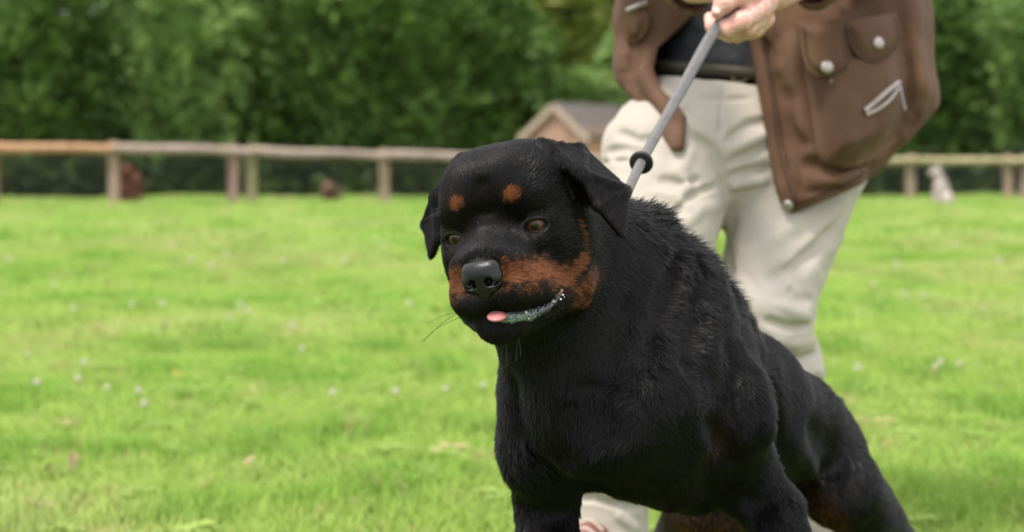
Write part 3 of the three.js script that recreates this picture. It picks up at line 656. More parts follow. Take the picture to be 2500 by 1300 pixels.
{
  const f = new Field();
  f.prims = [...outer.prims];
  const T = 0.019, whole = new Field(); whole.prims = [...outer.prims];
  const shell = new Field();
  // distance to the cloth: outside the inner wall, inside the outer wall
  const opening = [[1712, -90], [1712, 20], [1668, 62], [1606, 118], [1592, 170], [1608, 222], [1648, 266], [1668, 300], [1666, 376], [1720, 640], [1915, 640], [1902, 528], [1872, 380], [1846, 205], [1826, 90], [1826, -90]].map(([x, y]) => { const p = P(x, y, 4.0); return [p.x, p.y]; });
  const poly = (x, y, pts) => { let d = 1e9, s = 1; for (let i = 0, j = pts.length - 1; i < pts.length; j = i, i++) { const ex = pts[j][0] - pts[i][0], ey = pts[j][1] - pts[i][1], wx = x - pts[i][0], wy = y - pts[i][1], t = clamp((wx * ex + wy * ey) / (ex * ex + ey * ey)), bx = wx - ex * t, by = wy - ey * t; d = Math.min(d, bx * bx + by * by); const c1 = y >= pts[i][1], c2 = y < pts[j][1], c3 = ex * wy > ey * wx; if ((c1 && c2 && c3) || (!c1 && !c2 && !c3)) s = -s; } return s * Math.sqrt(d); };
  const hemN = V(-0.40, 1, 0.0).normalize(), hemO = P(1905, 530, 3.93), hemK = hemN.dot(hemO);
  const hem2N = V(-1.0, 1, 0.0).normalize(), hem2O = P(2130, 436, 4.0), hem2K = hem2N.dot(hem2O);
  shell.near = function (x, y, z, reach) { const g = whole.near(x, y, z, reach), s = new Field(); s.at = make(g); return s; };
  const make = (g) => (x, y, z) => {
    const o = g.at(x, y, z); let d = Math.max(o, -(o + T));
    if (z > -4.16) d = Math.max(d, -Math.max(poly(x, y, opening), -4.16 - z));
    if (x > 0.40) d = Math.max(d, hemK - (hemN.x * x + hemN.y * y), hem2K - (hem2N.x * x + hem2N.y * y) - 0.0);
    else d = Math.max(d, PY(370) - y);
    return d;
  };
  const PY = (py) => P(1600, py, 4.05).y;
  shell.at = make(whole);
  const brown = (x, y, z) => { const n = 1 + 0.10 * fbm(x * 7, y * 7, z * 7, 3) + 0.05 * fbm(x * 45, y * 45, z * 45, 2), w = smooth(0.1, 0.5, fbm(x * 5 + 20, y * 4, z * 5, 3)); return [mix(0.098, 0.142, w) * n, mix(0.048, 0.074, w) * n, mix(0.024, 0.039, w) * n]; };
  const geo = solid(shell, [0.16, 0.62, -4.55], [0.92, 1.62, -3.72], 0.0056, brown);
  const cloth = std(1, 1, 1, 0.82, { vertexColors: true });
  const jacket = part('jacket', own(geo), cloth, person); jacket.userData.label = 'brown waxed jacket hanging open with flapped pockets';
  stage('jacket ' + geo.index.count / 3);
  // pieces sewn on: cut from the cloth's own surface
  const chaikin = (p) => p.flatMap((a, i) => { const b = p[(i + 1) % p.length]; return [[mix(a[0], b[0], 0.25), mix(a[1], b[1], 0.25)], [mix(a[0], b[0], 0.75), mix(a[1], b[1], 0.75)]]; });
  const surf = (x, y, lift = 0) => { let z = -3.6; for (let i = 0; i < 70; i++) { const d = outer.at(x, y, z) - lift; if (d < 0.0008) break; z -= Math.max(d * 0.7, 0.0008); if (z < -4.4) break; } return z; };
  const patchOn = (corners, lift, thick, puff = 0, soft = 0.03) => {
    const pts = chaikin(chaikin(corners));
    const sh = new THREE.Shape(pts.map(([x, y]) => { const p = P(x, y, 3.95); return new THREE.Vector2(p.x, p.y); }));
    const xs = sh.getPoints().map((p) => p.x), ys = sh.getPoints().map((p) => p.y), x0 = Math.min(...xs), x1 = Math.max(...xs), y0 = Math.min(...ys), y1 = Math.max(...ys), pl = pts.map(([x, y]) => { const p = P(x, y, 3.95); return [p.x, p.y]; });
    const f2 = new Field(), cx = (x0 + x1) / 2, cy = (y0 + y1) / 2, zc = surf(cx, cy), R2 = Math.hypot(x1 - x0, y1 - y0) / 2 + 0.05;
    f2.add((x, y, z) => { const e = poly(x, y, pl), s = outer.at(x, y, z), bulge = puff * (1 - smooth(0.0, soft, e + soft)); return Math.max(e, Math.abs(s - lift - bulge * 0.5) - thick - bulge * 0.5, zc - 0.02 - (x1 - x0) * 0.9 - z); }, [cx, cy, zc], R2 + 0.1, 0);
    return solid(f2, [x0 - 0.01, y0 - 0.01, zc - 0.16], [x1 + 0.01, y1 + 0.01, zc + 0.10], 0.0042, brown);
  };
  const sew = (name, pts, lift, thick, puff, soft) => part(name, own(patchOn(pts, lift, thick, puff, soft)), cloth, jacket);
  sew('pocket', [[1945, 120], [2060, 90], [2170, 75], [2222, 130], [2228, 250], [2200, 340], [2125, 396], [2030, 418], [1980, 400], [1966, 280]], 0.003, 0.005, 0.048, 0.055);
  const onCloth = (px, py, lift) => { const p = P(px, py, 3.95), z = surf(p.x, p.y, lift); return [V(p.x, p.y, z), outer.normal(p.x, p.y, z, 0.02)]; };
  sew('pocket_flap', [[1922, 66], [1930, 62], [2050, 54], [2054, 60], [2062, 172], [2056, 182], [2030, 194], [1998, 200], [1962, 192], [1946, 172], [1938, 130]], 0.048, 0.006, 0.010);
  sew('pocket_flap', [[2042, 66], [2048, 60], [2176, 32], [2182, 38], [2196, 98], [2160, 148], [2110, 166], [2062, 140]], 0.052, 0.006, 0.010);
  sew('front_facing', [[1827, 60], [1856, 60], [1880, 210], [1905, 380], [1938, 500], [1905, 524], [1873, 380], [1847, 205]], 0.003, 0.0075, 0);
  sew('chest_tab', [[1528, 28], [1585, 22], [1592, 62], [1560, 108], [1528, 96]], 0.008, 0.008, 0.012);
  const steel = std(0.40, 0.36, 0.33, 0.45, { metalness: 0.9 }), stud = (px, py, r, lift) => { const [p, n] = onCloth(px, py, lift), g = new THREE.LatheGeometry([[0, 0.0042], [0.5, 0.0038], [0.86, 0.0022], [1, 0.0], [1, -0.002]].map(([a, b]) => new THREE.Vector2(a * r, b)), 24); const o = part('snap_button', g, steel, jacket); o.position.copy(p).sub(PO); o.quaternion.setFromUnitVectors(V(0, 1, 0), n); };
  stud(1996, 172, 0.0125, 0.0655); stud(2126, 112, 0.0125, 0.0695); stud(1912, 502, 0.0115, 0.0125); stud(2013, 203, 0.006, 0.046);
  // the half open zip on the pocket
  const zipM = std(0.40, 0.34, 0.32, 0.7), line = (pts, r, mat, name) => { const c = new THREE.CatmullRomCurve3(pts.map(([x, y, l]) => V(x, y, l * 1000)), false, 'chordal').getSpacedPoints(22); return part(name, own(tube(c.map((p) => onCloth(p.x, p.y, p.z / 1000)[0]), r, 66, 6)), mat, jacket); };
  line([[2088, 276, 0.058], [2120, 250, 0.059], [2152, 224, 0.059], [2181, 204, 0.056]], 0.0052, zipM, 'zip_tape');
  line([[2092, 284, 0.057], [2130, 266, 0.058], [2160, 242, 0.057], [2182, 214, 0.056]], 0.0040, zipM, 'zip_tape');
  line([[2182, 212, 0.060], [2188, 240, 0.060], [2196, 270, 0.060]], 0.0030, std(0.34, 0.33, 0.36, 0.4, { metalness: 0.7 }), 'zip_puller');
  const shadeThread = std(0.035, 0.018, 0.012, 0.9);  // dark sewn lines; round the flaps they stand in for edge shadow
  line([[1940, 76, 0.0645], [1954, 160, 0.0645], [1998, 188, 0.0645], [2040, 176, 0.0645], [2048, 160, 0.0645], [2042, 70, 0.0645]], 0.0013, shadeThread, 'edge_shade_stitching');
  line([[2056, 72, 0.0685], [2074, 130, 0.0685], [2110, 152, 0.0685], [2150, 138, 0.0685], [2182, 96, 0.0685], [2170, 46, 0.0685]], 0.0013, shadeThread, 'edge_shade_stitching');
  line([[1925, 498, 0.001], [2000, 470, 0.001], [2060, 448, 0.001], [2108, 420, 0.001]], 0.0016, shadeThread, 'edge_shade_stitching');
  line([[1850, 70, 0.0112], [1872, 210, 0.0112], [1897, 380, 0.0112], [1925, 490, 0.0112]], 0.0014, shadeThread, 'edge_shade_stitching');
  line([[1535, 22, 0.014], [1560, 12, 0.016], [1582, 4, 0.014]], 0.006, steel, 'buckle');
  // sleeves
  for (const [pts, rs, ca, cb, cr] of [[[[2140, -370, 4.2], [2190, -150, 4.05], [1985, -48, 3.66]], [0.085, 0.068, 0.050], [1985, -48, 3.66], [1900, -12, 3.50], 0.042], [[[1650, -370, 4.15], [1545, -180, 3.95], [1690, -28, 3.62]], [0.085, 0.066, 0.046], [1690, -28, 3.62], [1760, 30, 3.46], 0.038]]) {
    const s = new Field(); s.chain(F3(pts), rs, 0.03); s.cone(PP0(...ca), PP0(...cb), cr, cr - 0.003, 0.004, 1);
    s.warp((x, y, z) => fbm(x * 16, y * 16, z * 16, 3), 0.008);
    part('sleeve', own(solid(s, [0.1, 0.9, -4.4], [0.9, 1.6, -3.4], 0.0065, brown)), cloth, jacket);
  }
}
stage('jacket parts');
// --- skin: head, neck and the hands on the lead
{
  const skin = (x, y, z) => { const n = 1 + 0.10 * fbm(x * 40, y * 40, z * 40, 3); return [0.60 * n, 0.345 * n, 0.275 * n]; };
  const b = new Field(); // head and neck, above the picture
  const hc = P(1900, -560, 4.22), o = (x, y, z) => [hc.x + x, hc.y + y, hc.z + z];
  b.cone(o(0, -0.06, -0.02), o(0, -0.22, -0.02), 0.058, 0.066, 0.03); b.ell(o(0, 0.05, -0.012), [0.077, 0.098, 0.096], 0.03); b.ell(o(0, -0.035, 0.03), [0.058, 0.068, 0.060], 0.03);
  b.cone(o(0, 0.03, 0.088), o(0, -0.015, 0.108), 0.010, 0.014, 0.012); b.ell(o(0, -0.055, 0.082), [0.026, 0.009, 0.012], 0.008);
  for (const s of [-1, 1]) { b.ell(o(0.080 * s, 0.0, -0.012), [0.012, 0.032, 0.022], 0.01); b.ell(o(0.031 * s, 0.026, 0.090), [0.016, 0.009, 0.012], 0.006, 1); b.ell(o(0.031 * s, 0.045, 0.080), [0.022, 0.008, 0.014], 0.008); }
  const headGeo = solid(b, [hc.x - 0.13, hc.y - 0.24, hc.z - 0.15], [hc.x + 0.13, hc.y + 0.2, hc.z + 0.16], 0.005, skin);
  const h = new Field();
  // the hand nearer the dog: thumb along the lead, fingers closed round it
  h.cone(PP0(1985, -60, 3.66), PP0(1892, -18, 3.46), 0.031, 0.030, 0.02);
  h.ell(PP0(1842, 12, 3.40), [0.046, 0.030, 0.034], 0.022, 0, new THREE.Quaternion().setFromEuler(new THREE.Euler(0, 0.5, 0.45)));
  h.chain([PP0(1838, -14, 3.38), PP0(1795, -12, 3.33), PP0(1768, 8, 3.315), PP0(1752, 32, 3.315)], [0.021, 0.0175, 0.0150, 0.0105], 0.010);
  h.chain([PP0(1852, 22, 3.38), PP0(1808, 52, 3.325), PP0(1770, 72, 3.325), PP0(1742, 66, 3.345), PP0(1733, 44, 3.365)], [0.019, 0.0155, 0.0128, 0.0112, 0.0095], 0.007);
  h.chain([PP0(1862, 38, 3.41), PP0(1822, 68, 3.365), PP0(1782, 84, 3.37), PP0(1750, 74, 3.39)], [0.017, 0.0145, 0.0125, 0.011], 0.006);
  h.chain([PP0(1868, 46, 3.44), PP0(1838, 74, 3.405), PP0(1800, 86, 3.41), PP0(1770, 76, 3.43)], [0.016, 0.0135, 0.012, 0.0105], 0.006);
  h.chain([PP0(1872, 46, 3.47), PP0(1850, 72, 3.44), PP0(1818, 82, 3.45), PP0(1795, 72, 3.465)], [0.014, 0.0115, 0.010, 0.009], 0.006);
  h.fold(F3([[1800, 8, 3.32], [1776, 30, 3.31], [1760, 46, 3.32]]), 0.004, -0.004);
  h.fold(F3([[1860, 0, 3.37], [1830, 26, 3.35], [1800, 40, 3.33]]), 0.006, -0.004);
  // the other hand, further up the lead
  h.cone(PP0(1690, -30, 3.62), PP0(1752, -35, 3.5), 0.028, 0.027, 0.02);
  h.ell(PP0(1800, -48, 3.47), [0.042, 0.028, 0.034], 0.02);
  for (let i = 0; i < 4; i++) h.chain([PP0(1815 + 8 * i, -66 + 8 * i, 3.42), PP0(1838 + 7 * i, -50 + 9 * i, 3.40 + 0.012 * i), PP0(1832 + 6 * i, -30 + 8 * i, 3.43 + 0.012 * i)], [0.012, 0.011, 0.009], 0.005);
  h.chain([PP0(1790, -70, 3.44), PP0(1815, -85, 3.40), PP0(1840, -80, 3.38)], [0.014, 0.012, 0.009], 0.008);
  h.warp((x, y, z) => fbm(x * 90, y * 90, z * 90, 2), 0.0012);
  const flush = (x, y, z) => { const c = skin(x, y, z), t = smooth(-0.1, 0.4, noise(x * 35, y * 35, z * 35)); return [c[0] * 1.08, c[1] * mix(1.12, 0.92, t), c[2] * mix(1.15, 0.95, t)]; };
  const handGeo = solid(h, [0.26, 0.98, -3.72], [0.56, 1.18, -3.24], 0.0026, flush);
  part('body', own(mergeGeometries([headGeo, handGeo])), phys(1, 1, 1, 0.5, { vertexColors: true }), person);
  const nailM = phys(0.66, 0.45, 0.40, 0.3), nail = new THREE.SphereGeometry(0.0072, 16, 12).scale(0.85, 0.32, 1.1);
  const nl = part('thumb_nail', nail, nailM, person); nl.position.copy(P(1750, 24, 3.304).sub(PO)); nl.rotation.set(1.0, 0.35, 0.2);
  const ring = part('finger_ring', new THREE.TorusGeometry(0.0122, 0.0030, 8, 24), std(0.78, 0.55, 0.25, 0.25, { metalness: 0.95 }), person); ring.position.copy(P(1850, 66, 3.395).sub(PO)); ring.rotation.set(0.2, 0.75, 0.5);
  // hair
  const k = new Field(); k.ell(o(0, 0.075, -0.03), [0.086, 0.085, 0.098], 0.02); k.add((x, y, z) => (hc.y + 0.02) - y + 0.6 * Math.max(0, z - hc.z - 0.02), A3(hc), 1e6, 0, 2); k.warp((x, y, z) => fbm(x * 60, y * 60, z * 60, 2), 0.006);
  part('hair', own(solid(k, [hc.x - 0.13, hc.y - 0.05, hc.z - 0.16], [hc.x + 0.13, hc.y + 0.2, hc.z + 0.1], 0.006)), std(0.12, 0.11, 0.1, 0.7), person);
  for (const s of [-1, 1]) { const e = part('eye', new THREE.SphereGeometry(0.011, 12, 10), std(0.3, 0.28, 0.26, 0.2), person); e.position.set(...o(0.031 * s, 0.024, 0.079)).sub(PO); }
}
// --- shoes of russet leather with lacing
{
  const leather = (x, y, z) => { const n = 1 + 0.35 * fbm(x * 30, y * 30, z * 30, 3); return [0.17 * n, 0.070 * n, 0.052 * n]; };
  const make = (px, py, d, turn, name) => {
    const c = P(px, py, d); c.y = 0; const q = new THREE.Quaternion().setFromAxisAngle(V(0, 1, 0), turn), w = (x, y, z) => A3(V(x, y, z).applyQuaternion(q).add(c)), f = new Field();
    f.cone(w(0, 0.055, -0.06), w(0, 0.045, 0.13), 0.045, 0.042, 0.03); f.ell(w(0, 0.045, 0.15), [0.047, 0.036, 0.06], 0.03, 0, q); f.cone(w(0, 0.10, -0.055), w(0, 0.075, 0.06), 0.045, 0.036, 0.03); f.cone(w(0, 0.1, -0.06), w(0, 0.17, -0.07), 0.046, 0.046, 0.02);
    f.add((x, y) => 0.012 - y, A3(c), 1e6, 0, 2);
    for (let i = 0; i < 4; i++) f.fold([w(-0.035, 0.10 - 0.008 * i, 0.02 + 0.026 * i), w(0, 0.116 - 0.010 * i, 0.025 + 0.026 * i), w(0.035, 0.10 - 0.008 * i, 0.02 + 0.026 * i)], 0.006, 0.006);
    f.warp((x, y, z) => fbm(x * 35, y * 35, z * 35, 2), 0.003);
    const shoe = part(name, own(solid(f, [c.x - 0.26, 0, c.z - 0.26], [c.x + 0.26, 0.26, c.z + 0.26], 0.0045, leather)), std(1, 1, 1, 0.5, { vertexColors: true }), person);
    const sole = new THREE.Shape(); sole.absellipse(0, 0.045, 0.052, 0.165, 0, Math.PI * 2); const g = new THREE.ExtrudeGeometry(sole, { depth: 0.016, bevelEnabled: true, bevelSize: 0.003, bevelThickness: 0.003, bevelSegments: 2, curveSegments: 20 }); g.rotateX(Math.PI / 2).scale(1, 1, 1);
    const so = part('sole', g, std(0.02, 0.018, 0.016, 0.9), shoe); so.position.set(c.x, 0.018, c.z).sub(PO); so.quaternion.copy(q);
    const lace = std(0.5, 0.44, 0.38, 0.9);
    for (let i = 0; i < 4; i++) part('lace', own(tube([V(...w(-0.03, 0.112 - 0.010 * i, 0.018 + 0.026 * i)), V(...w(0, 0.128 - 0.011 * i, 0.030 + 0.026 * i)), V(...w(0.03, 0.110 - 0.010 * i, 0.040 + 0.026 * i))], 0.003, 10, 5)), lace, shoe);
  };
  make(1462, 1340, 3.98, -0.35, 'shoe'); make(1945, 1380, 4.36, 0.12, 'shoe');
}
stage('person');
// ---------------------------------------------------------------- the lead
{
  const lead = thing('dog_lead', 'grey woven dog lead with a black rubber stopper, pulled taut', 'lead');
  const pts = [[1860, -12, 3.42], [1795, 12, 3.36], [1757, 58, 3.335], [1655, 236, 3.05], [1566, 397, 2.78], [1532, 470, 2.655], [1512, 520, 2.60]].map(([x, y, d]) => P(x, y, d));
  const curve = new THREE.CatmullRomCurve3(pts, false, 'centripetal'), geo = new THREE.TubeGeometry(curve, 260, 0.0096, 14, false);
  { // braid relief
    const p = geo.attributes.position, n = geo.attributes.normal, u = geo.attributes.uv;
    const c = []; for (let i = 0; i < p.count; i++) { const a = Math.sin(u.getX(i) * 420 + u.getY(i) * 12.566) * Math.sin(u.getX(i) * 420 - u.getY(i) * 12.566), t = u.getX(i), s = 0.0006 * a + mix(0.0010, -0.0034, t); p.setXYZ(i, p.getX(i) + n.getX(i) * s, p.getY(i) + n.getY(i) * s, p.getZ(i) + n.getZ(i) * s); const k = 1 + 0.4 * a + 0.2 * noise(t * 60, u.getY(i) * 4, 0); c.push(0.120 * k, 0.113 * k, 0.113 * k); }
    geo.setAttribute('color', new THREE.Float32BufferAttribute(c, 3)); geo.computeVertexNormals();
  }
  part('strap', geo, std(1, 1, 1, 0.85, { vertexColors: true }), lead);
  const dir = pts[4].clone().sub(pts[3]).normalize(), ring = new THREE.LatheGeometry([[0.006, -0.004], [0.0140, -0.0042], [0.0160, -0.0025], [0.0166, 0], [0.0160, 0.0025], [0.0140, 0.0042], [0.006, 0.004]].map(([a, b]) => new THREE.Vector2(a, b)), 40);
  const st = part('stopper', ring, std(0.008, 0.009, 0.009, 0.5), lead); st.position.copy(pts[4]); st.quaternion.setFromUnitVectors(V(0, 1, 0), dir);
  // slip loop lying round the neck in the fur
  const loop = []; for (let i = 0; i < 20; i++) { const a = i / 20 * Math.PI * 2; loop.push(P(1475, 640, 2.56).add(V(Math.cos(a) * 0.055, Math.sin(a) * 0.06 + Math.cos(a) * 0.015, -0.05 * Math.cos(a) + 0.02 * Math.sin(a)))); }
  part('neck_loop', tube(loop, 0.0075, 80, 8, true), std(0.14, 0.13, 0.13, 0.85), lead);
}
// ---------------------------------------------------------------- the rottweiler
const dogGroup = thing('rottweiler', 'black and tan rottweiler lunging forward on a grey lead, tongue tip showing', 'dog');
const headRot = new THREE.Matrix4().makeRotationY(-17 * Math.PI / 180).multiply(new THREE.Matrix4().makeRotationX(6 * Math.PI / 180)).multiply(new THREE.Matrix4().makeRotationZ(10 * Math.PI / 180));
const headM = new THREE.Matrix4().makeTranslation(-0.0175, 0.7233, -2.35).multiply(headRot), headInv = headM.clone().invert();
const headQ = new THREE.Quaternion().setFromRotationMatrix(headRot);
const hv = V(0, 0, 0);
const hp = (x, y, z) => { hv.set(x, y, z).applyMatrix4(headM); return [hv.x, hv.y, hv.z]; };
const toHead = (x, y, z) => hv.set(x, y, z).applyMatrix4(headInv);
const eul = (x, y, z) => headQ.clone().multiply(new THREE.Quaternion().setFromEuler(new THREE.Euler(x, y, z)));
const dogBody = new Field(), ears = [];
const PP = (x, y, d) => A3(P(x, y, d));
{
  const f = dogBody;
  // --- trunk
  f.cone(PP(1520, 915, 2.62), PP(1785, 995, 2.98), 0.132, 0.108, 0.03);
  f.cone(PP(1785, 995, 2.98), PP(1925, 1040, 3.18), 0.108, 0.078, 0.03);
  f.cone(PP(1925, 1040, 3.18), PP(2003, 1100, 3.32), 0.078, 0.068, 0.03);
  f.cone(PP(1480, 985, 2.52), PP(1640, 1145, 2.66), 0.095, 0.046, 0.04);         // breastbone
  f.cone(PP(1560, 1065, 2.60), PP(1690, 1165, 2.76), 0.072, 0.042, 0.03);
  f.cone(PP(1700, 1125, 2.8), PP(1880, 1090, 3.1), 0.062, 0.058, 0.04);          // belly
  // --- neck
  f.cone(hp(0.0, 0.005, -0.10), PP(1600, 785, 2.66), 0.077, 0.096, 0.03);
  f.cone(hp(0, -0.06, -0.09), PP(1450, 890, 2.55), 0.064, 0.112, 0.04);
  f.cone(PP(1600, 785, 2.66), PP(1735, 890, 2.86), 0.088, 0.074, 0.025);
  f.cone(PP(1550, 595, 2.60), PP(1685, 748, 2.76), 0.034, 0.030, 0.03);          // crest
  f.cone(PP(1685, 748, 2.76), PP(1790, 852, 2.94), 0.030, 0.030, 0.03);
  // --- right shoulder and fore leg (image left)
  f.cone(PP(1392, 940, 2.57), PP(1350, 1090, 2.58), 0.078, 0.062, 0.03);
  f.cone(PP(1312, 975, 2.56), PP(1312, 1120, 2.58), 0.040, 0.036, 0.025);
  f.chain([PP(1335, 1080, 2.58), PP(1335, 1220, 2.62), PP(1336, 1330, 2.61), PP(1345, 1640, 2.55), PP(1345, 1900, 2.52)], [0.054, 0.036, 0.034, 0.031, 0.030], 0.02);
  f.ell(PP(1345, 2000, 2.47), [0.046, 0.03, 0.062], 0.03);
  f.ell(PP(1365, 1150, 2.67), [0.028, 0.04, 0.04], 0.02);                         // elbow
  // --- left shoulder and fore leg (image right)
  f.cone(PP(1684, 852, 2.74), PP(1725, 1000, 2.66), 0.070, 0.080, 0.025);
  f.cone(PP(1725, 1000, 2.66), PP(1800, 1150, 2.74), 0.078, 0.046, 0.025);
  f.cone(PP(1796, 900, 2.78), PP(1815, 1100, 2.76), 0.036, 0.032, 0.025);
  f.chain([PP(1800, 1150, 2.74), PP(1882, 1245, 2.74), PP(1945, 1400, 2.72), PP(2030, 1640, 2.68), PP(2060, 1830, 2.66)], [0.046, 0.036, 0.034, 0.031, 0.03], 0.02);
  f.ell(PP(2065, 1905, 2.62), [0.046, 0.03, 0.06], 0.03);
  f.ell(PP(1858, 1180, 2.80), [0.028, 0.034, 0.036], 0.02);                       // elbow
  // --- left hind leg (image right)
  f.cone(PP(1985, 1066, 3.26), PP(2050, 1192, 3.2), 0.060, 0.062, 0.03);
  f.cone(PP(1985, 1085, 3.34), PP(2100, 1230, 3.36), 0.066, 0.054, 0.03);
  f.chain([PP(2055, 1192, 3.22), PP(2135, 1290, 3.36), PP(2245, 1395, 3.58), PP(2258, 1450, 3.6), PP(2245, 1520, 3.52)], [0.058, 0.048, 0.033, 0.028, 0.03], 0.02);
  f.ell(PP(2230, 1548, 3.46), [0.045, 0.026, 0.06], 0.03);
  // --- right hind leg, seen under the chest
  f.cone(PP(1880, 1080, 3.36), PP(1735, 1215, 3.18), 0.085, 0.068, 0.04);
  f.chain([PP(1735, 1215, 3.18), PP(1680, 1330, 3.3), PP(1650, 1440, 3.5), PP(1640, 1525, 3.42)], [0.066, 0.05, 0.033, 0.03], 0.03);
  f.ell(PP(1636, 1570, 3.34), [0.045, 0.026, 0.06], 0.03);
  // --- stub tail
  f.cone(PP(2010, 1010, 3.40), PP(2040, 990, 3.48), 0.03, 0.014, 0.03);
  // --- skin folds and muscle lines
  const lines = [
    [[[1862, 800, 3.0], [1876, 900, 2.95], [1890, 1000, 2.9], [1900, 1090, 2.9]], 0.013, -0.030],
    [[[1770, 790, 2.8], [1815, 900, 2.7], [1850, 1010, 2.66], [1868, 1090, 2.7]], 0.022, 0.012],
    [[[1700, 690, 2.72], [1690, 770, 2.66], [1668, 860, 2.62], [1670, 930, 2.62]], 0.016, -0.016],
    [[[1735, 740, 2.74], [1725, 830, 2.66], [1720, 920, 2.62]], 0.022, 0.006],
    [[[1640, 600, 2.62], [1622, 700, 2.56], [1585, 800, 2.5], [1570, 900, 2.5]], 0.016, -0.015],
    [[[1600, 620, 2.54], [1575, 760, 2.47], [1550, 880, 2.44]], 0.022, 0.006],
    [[[1545, 720, 2.54], [1520, 830, 2.47], [1515, 940, 2.44]], 0.016, -0.012],
    [[[1690, 1000, 2.57], [1760, 1070, 2.6], [1795, 1140, 2.66]], 0.016, -0.012],
    [[[1640, 940, 2.57], [1700, 1020, 2.6], [1720, 1100, 2.66]], 0.026, 0.010],
    [[[1470, 900, 2.42], [1470, 1000, 2.4], [1500, 1100, 2.45]], 0.026, -0.012],
    [[[1250, 900, 2.55], [1262, 1000, 2.5], [1272, 1090, 2.5]], 0.012, -0.010],
    [[[1400, 960, 2.45], [1380, 1060, 2.45], [1390, 1140, 2.5]], 0.016, -0.010],
    [[[1905, 1060, 3.1], [1960, 1120, 3.1], [2010, 1190, 3.1], [2060, 1250, 3.2]], 0.016, 0.010],
    [[[1950, 1010, 3.1], [2030, 1090, 3.1], [2070, 1180, 3.15]], 0.022, -0.009],
    [[[1805, 1190, 2.7], [1850, 1230, 2.7], [1900, 1215, 2.72]], 0.014, -0.008],
  ];
  // --- skull
  f.ell(hp(0, 0.019, -0.072), [0.074, 0.067, 0.085], 0.03, 0, headQ);
  f.ell(hp(0, 0.030, -0.020), [0.058, 0.044, 0.046], 0.03, 0, headQ);
  for (const s of [-1, 1]) {
    f.ell(hp(0.032 * s, 0.047, -0.062), [0.033, 0.036, 0.055], 0.03, 0, headQ);
    f.ell(hp(0.034 * s, 0.025, 0.000), [0.025, 0.018, 0.02], 0.02, 0, headQ);
    f.ell(hp(0.046 * s, -0.034, -0.060), [0.039, 0.054, 0.060], 0.03, 0, headQ);
    f.ell(hp(0.037 * s, -0.022, -0.008), [0.025, 0.017, 0.034], 0.022, 0, headQ);
  }
  // --- muzzle
  f.box(hp(0, -0.047, 0.024), [0.021, 0.012, 0.033], 0.023, 0.025, 0, headQ);
  f.cone(hp(0, 0.000, -0.01), hp(0, -0.027, 0.066), 0.024, 0.016, 0.02);
  for (const s of [-1, 1]) {
    f.ell(hp(0.025 * s, -0.066, 0.050), [0.0235, 0.0235, 0.036], 0.014, 0, headQ);
    f.ell(hp(0.040 * s, -0.070, 0.015), [0.020, 0.024, 0.036], 0.016, 0, headQ);
    f.cone(hp(0.050 * s, -0.082, -0.045), hp(0.012 * s, -0.1015, 0.045), 0.030, 0.0165, 0.02);
  }
  f.cone(hp(0, -0.092, -0.05), hp(0, -0.1005, 0.046), 0.032, 0.0185, 0.02);
  f.ell(hp(0, -0.075, -0.09), [0.07, 0.055, 0.06], 0.03, 0, headQ);
  // furrow of the forehead, stop
  f.fold([hp(0, 0.062, 0.01), hp(0, 0.035, 0.028), hp(0, 0.012, 0.03)], 0.012, -0.006);
  f.fold([hp(0, -0.056, 0.09), hp(0, -0.086, 0.088)], 0.004, -0.005);
  for (const s of [-1, 1]) {
    f.fold([hp(0.02 * s, -0.016, 0.026), hp(0.045 * s, -0.03, 0.022), hp(0.07 * s, -0.03, 0.0)], 0.009, -0.003);
  }
  // lids and the almond openings of the eyes
  for (const s of [-1, 1]) {
    const q = eul(0, 0.30 * s, 0);
    f.ell(hp(0.0465 * s, 0.0005, -0.0035), [0.0195, 0.0155, 0.0165], 0.010, 0, q);
    f.ell(hp(0.0525 * s, -0.0018, 0.0155), [0.0152, 0.0076, 0.0200], 0.0025, 1, q);
  }
  // mouth line: closed on the far side, a little open on the near side
  const lip = [[0.0, -0.0855, 0.082], [0.020, -0.0895, 0.072], [0.036, -0.0935, 0.048], [0.050, -0.0915, 0.024], [0.064, -0.0825, 0.000]];
  f.chain(lip.map((p) => hp(...p)), [0.004, 0.0058, 0.0068, 0.0068, 0.0035], 0.003, 1);
  f.chain(lip.map((p) => hp(-p[0], p[1] + 0.001, p[2])), [0.004, 0.003, 0.003, 0.003, 0.002], 0.003, 1);
  for (const [pts, w, amp] of lines.map(([p, w, a]) => [p.map(([x, y, d]) => snap(f, x, y, d)), w, a])) f.fold(pts, w, amp);
  // --- ears
  ears.push(
    [[0.054, 0.081, -0.060], [0.086, 0.070, -0.108], [0.100, 0.044, -0.040], [0.137, 0.013, -0.086], [0.131, -0.032, -0.050], [0.113, 0.006, -0.040]],
    [[-0.046, 0.080, -0.062], [-0.078, 0.067, -0.105], [-0.082, 0.048, -0.050], [-0.116, 0.014, -0.088], [-0.106, -0.020, -0.058], [-0.087, 0.002, -0.046]],
  );
  for (const e of ears) {
    const [a, b, c, d, t, m] = e.map((p) => hp(...p)), r = 0.0038, k = 0.007;
    f.tri(a, b, c, r + 0.002, 0.012); f.tri(hp(Math.sign(e[0][0]) * 0.066, 0.03, -0.066), c, m, r, 0.01); f.tri(b, d, c, r, k); f.tri(c, d, m, r, k); f.tri(m, d, t, r, k);
  }
}
stage('dog field');
const TAN = [0.158, 0.054, 0.018], BLACK = [0.0032, 0.0031, 0.0034], BROWN = [0.011, 0.0075, 0.0068];
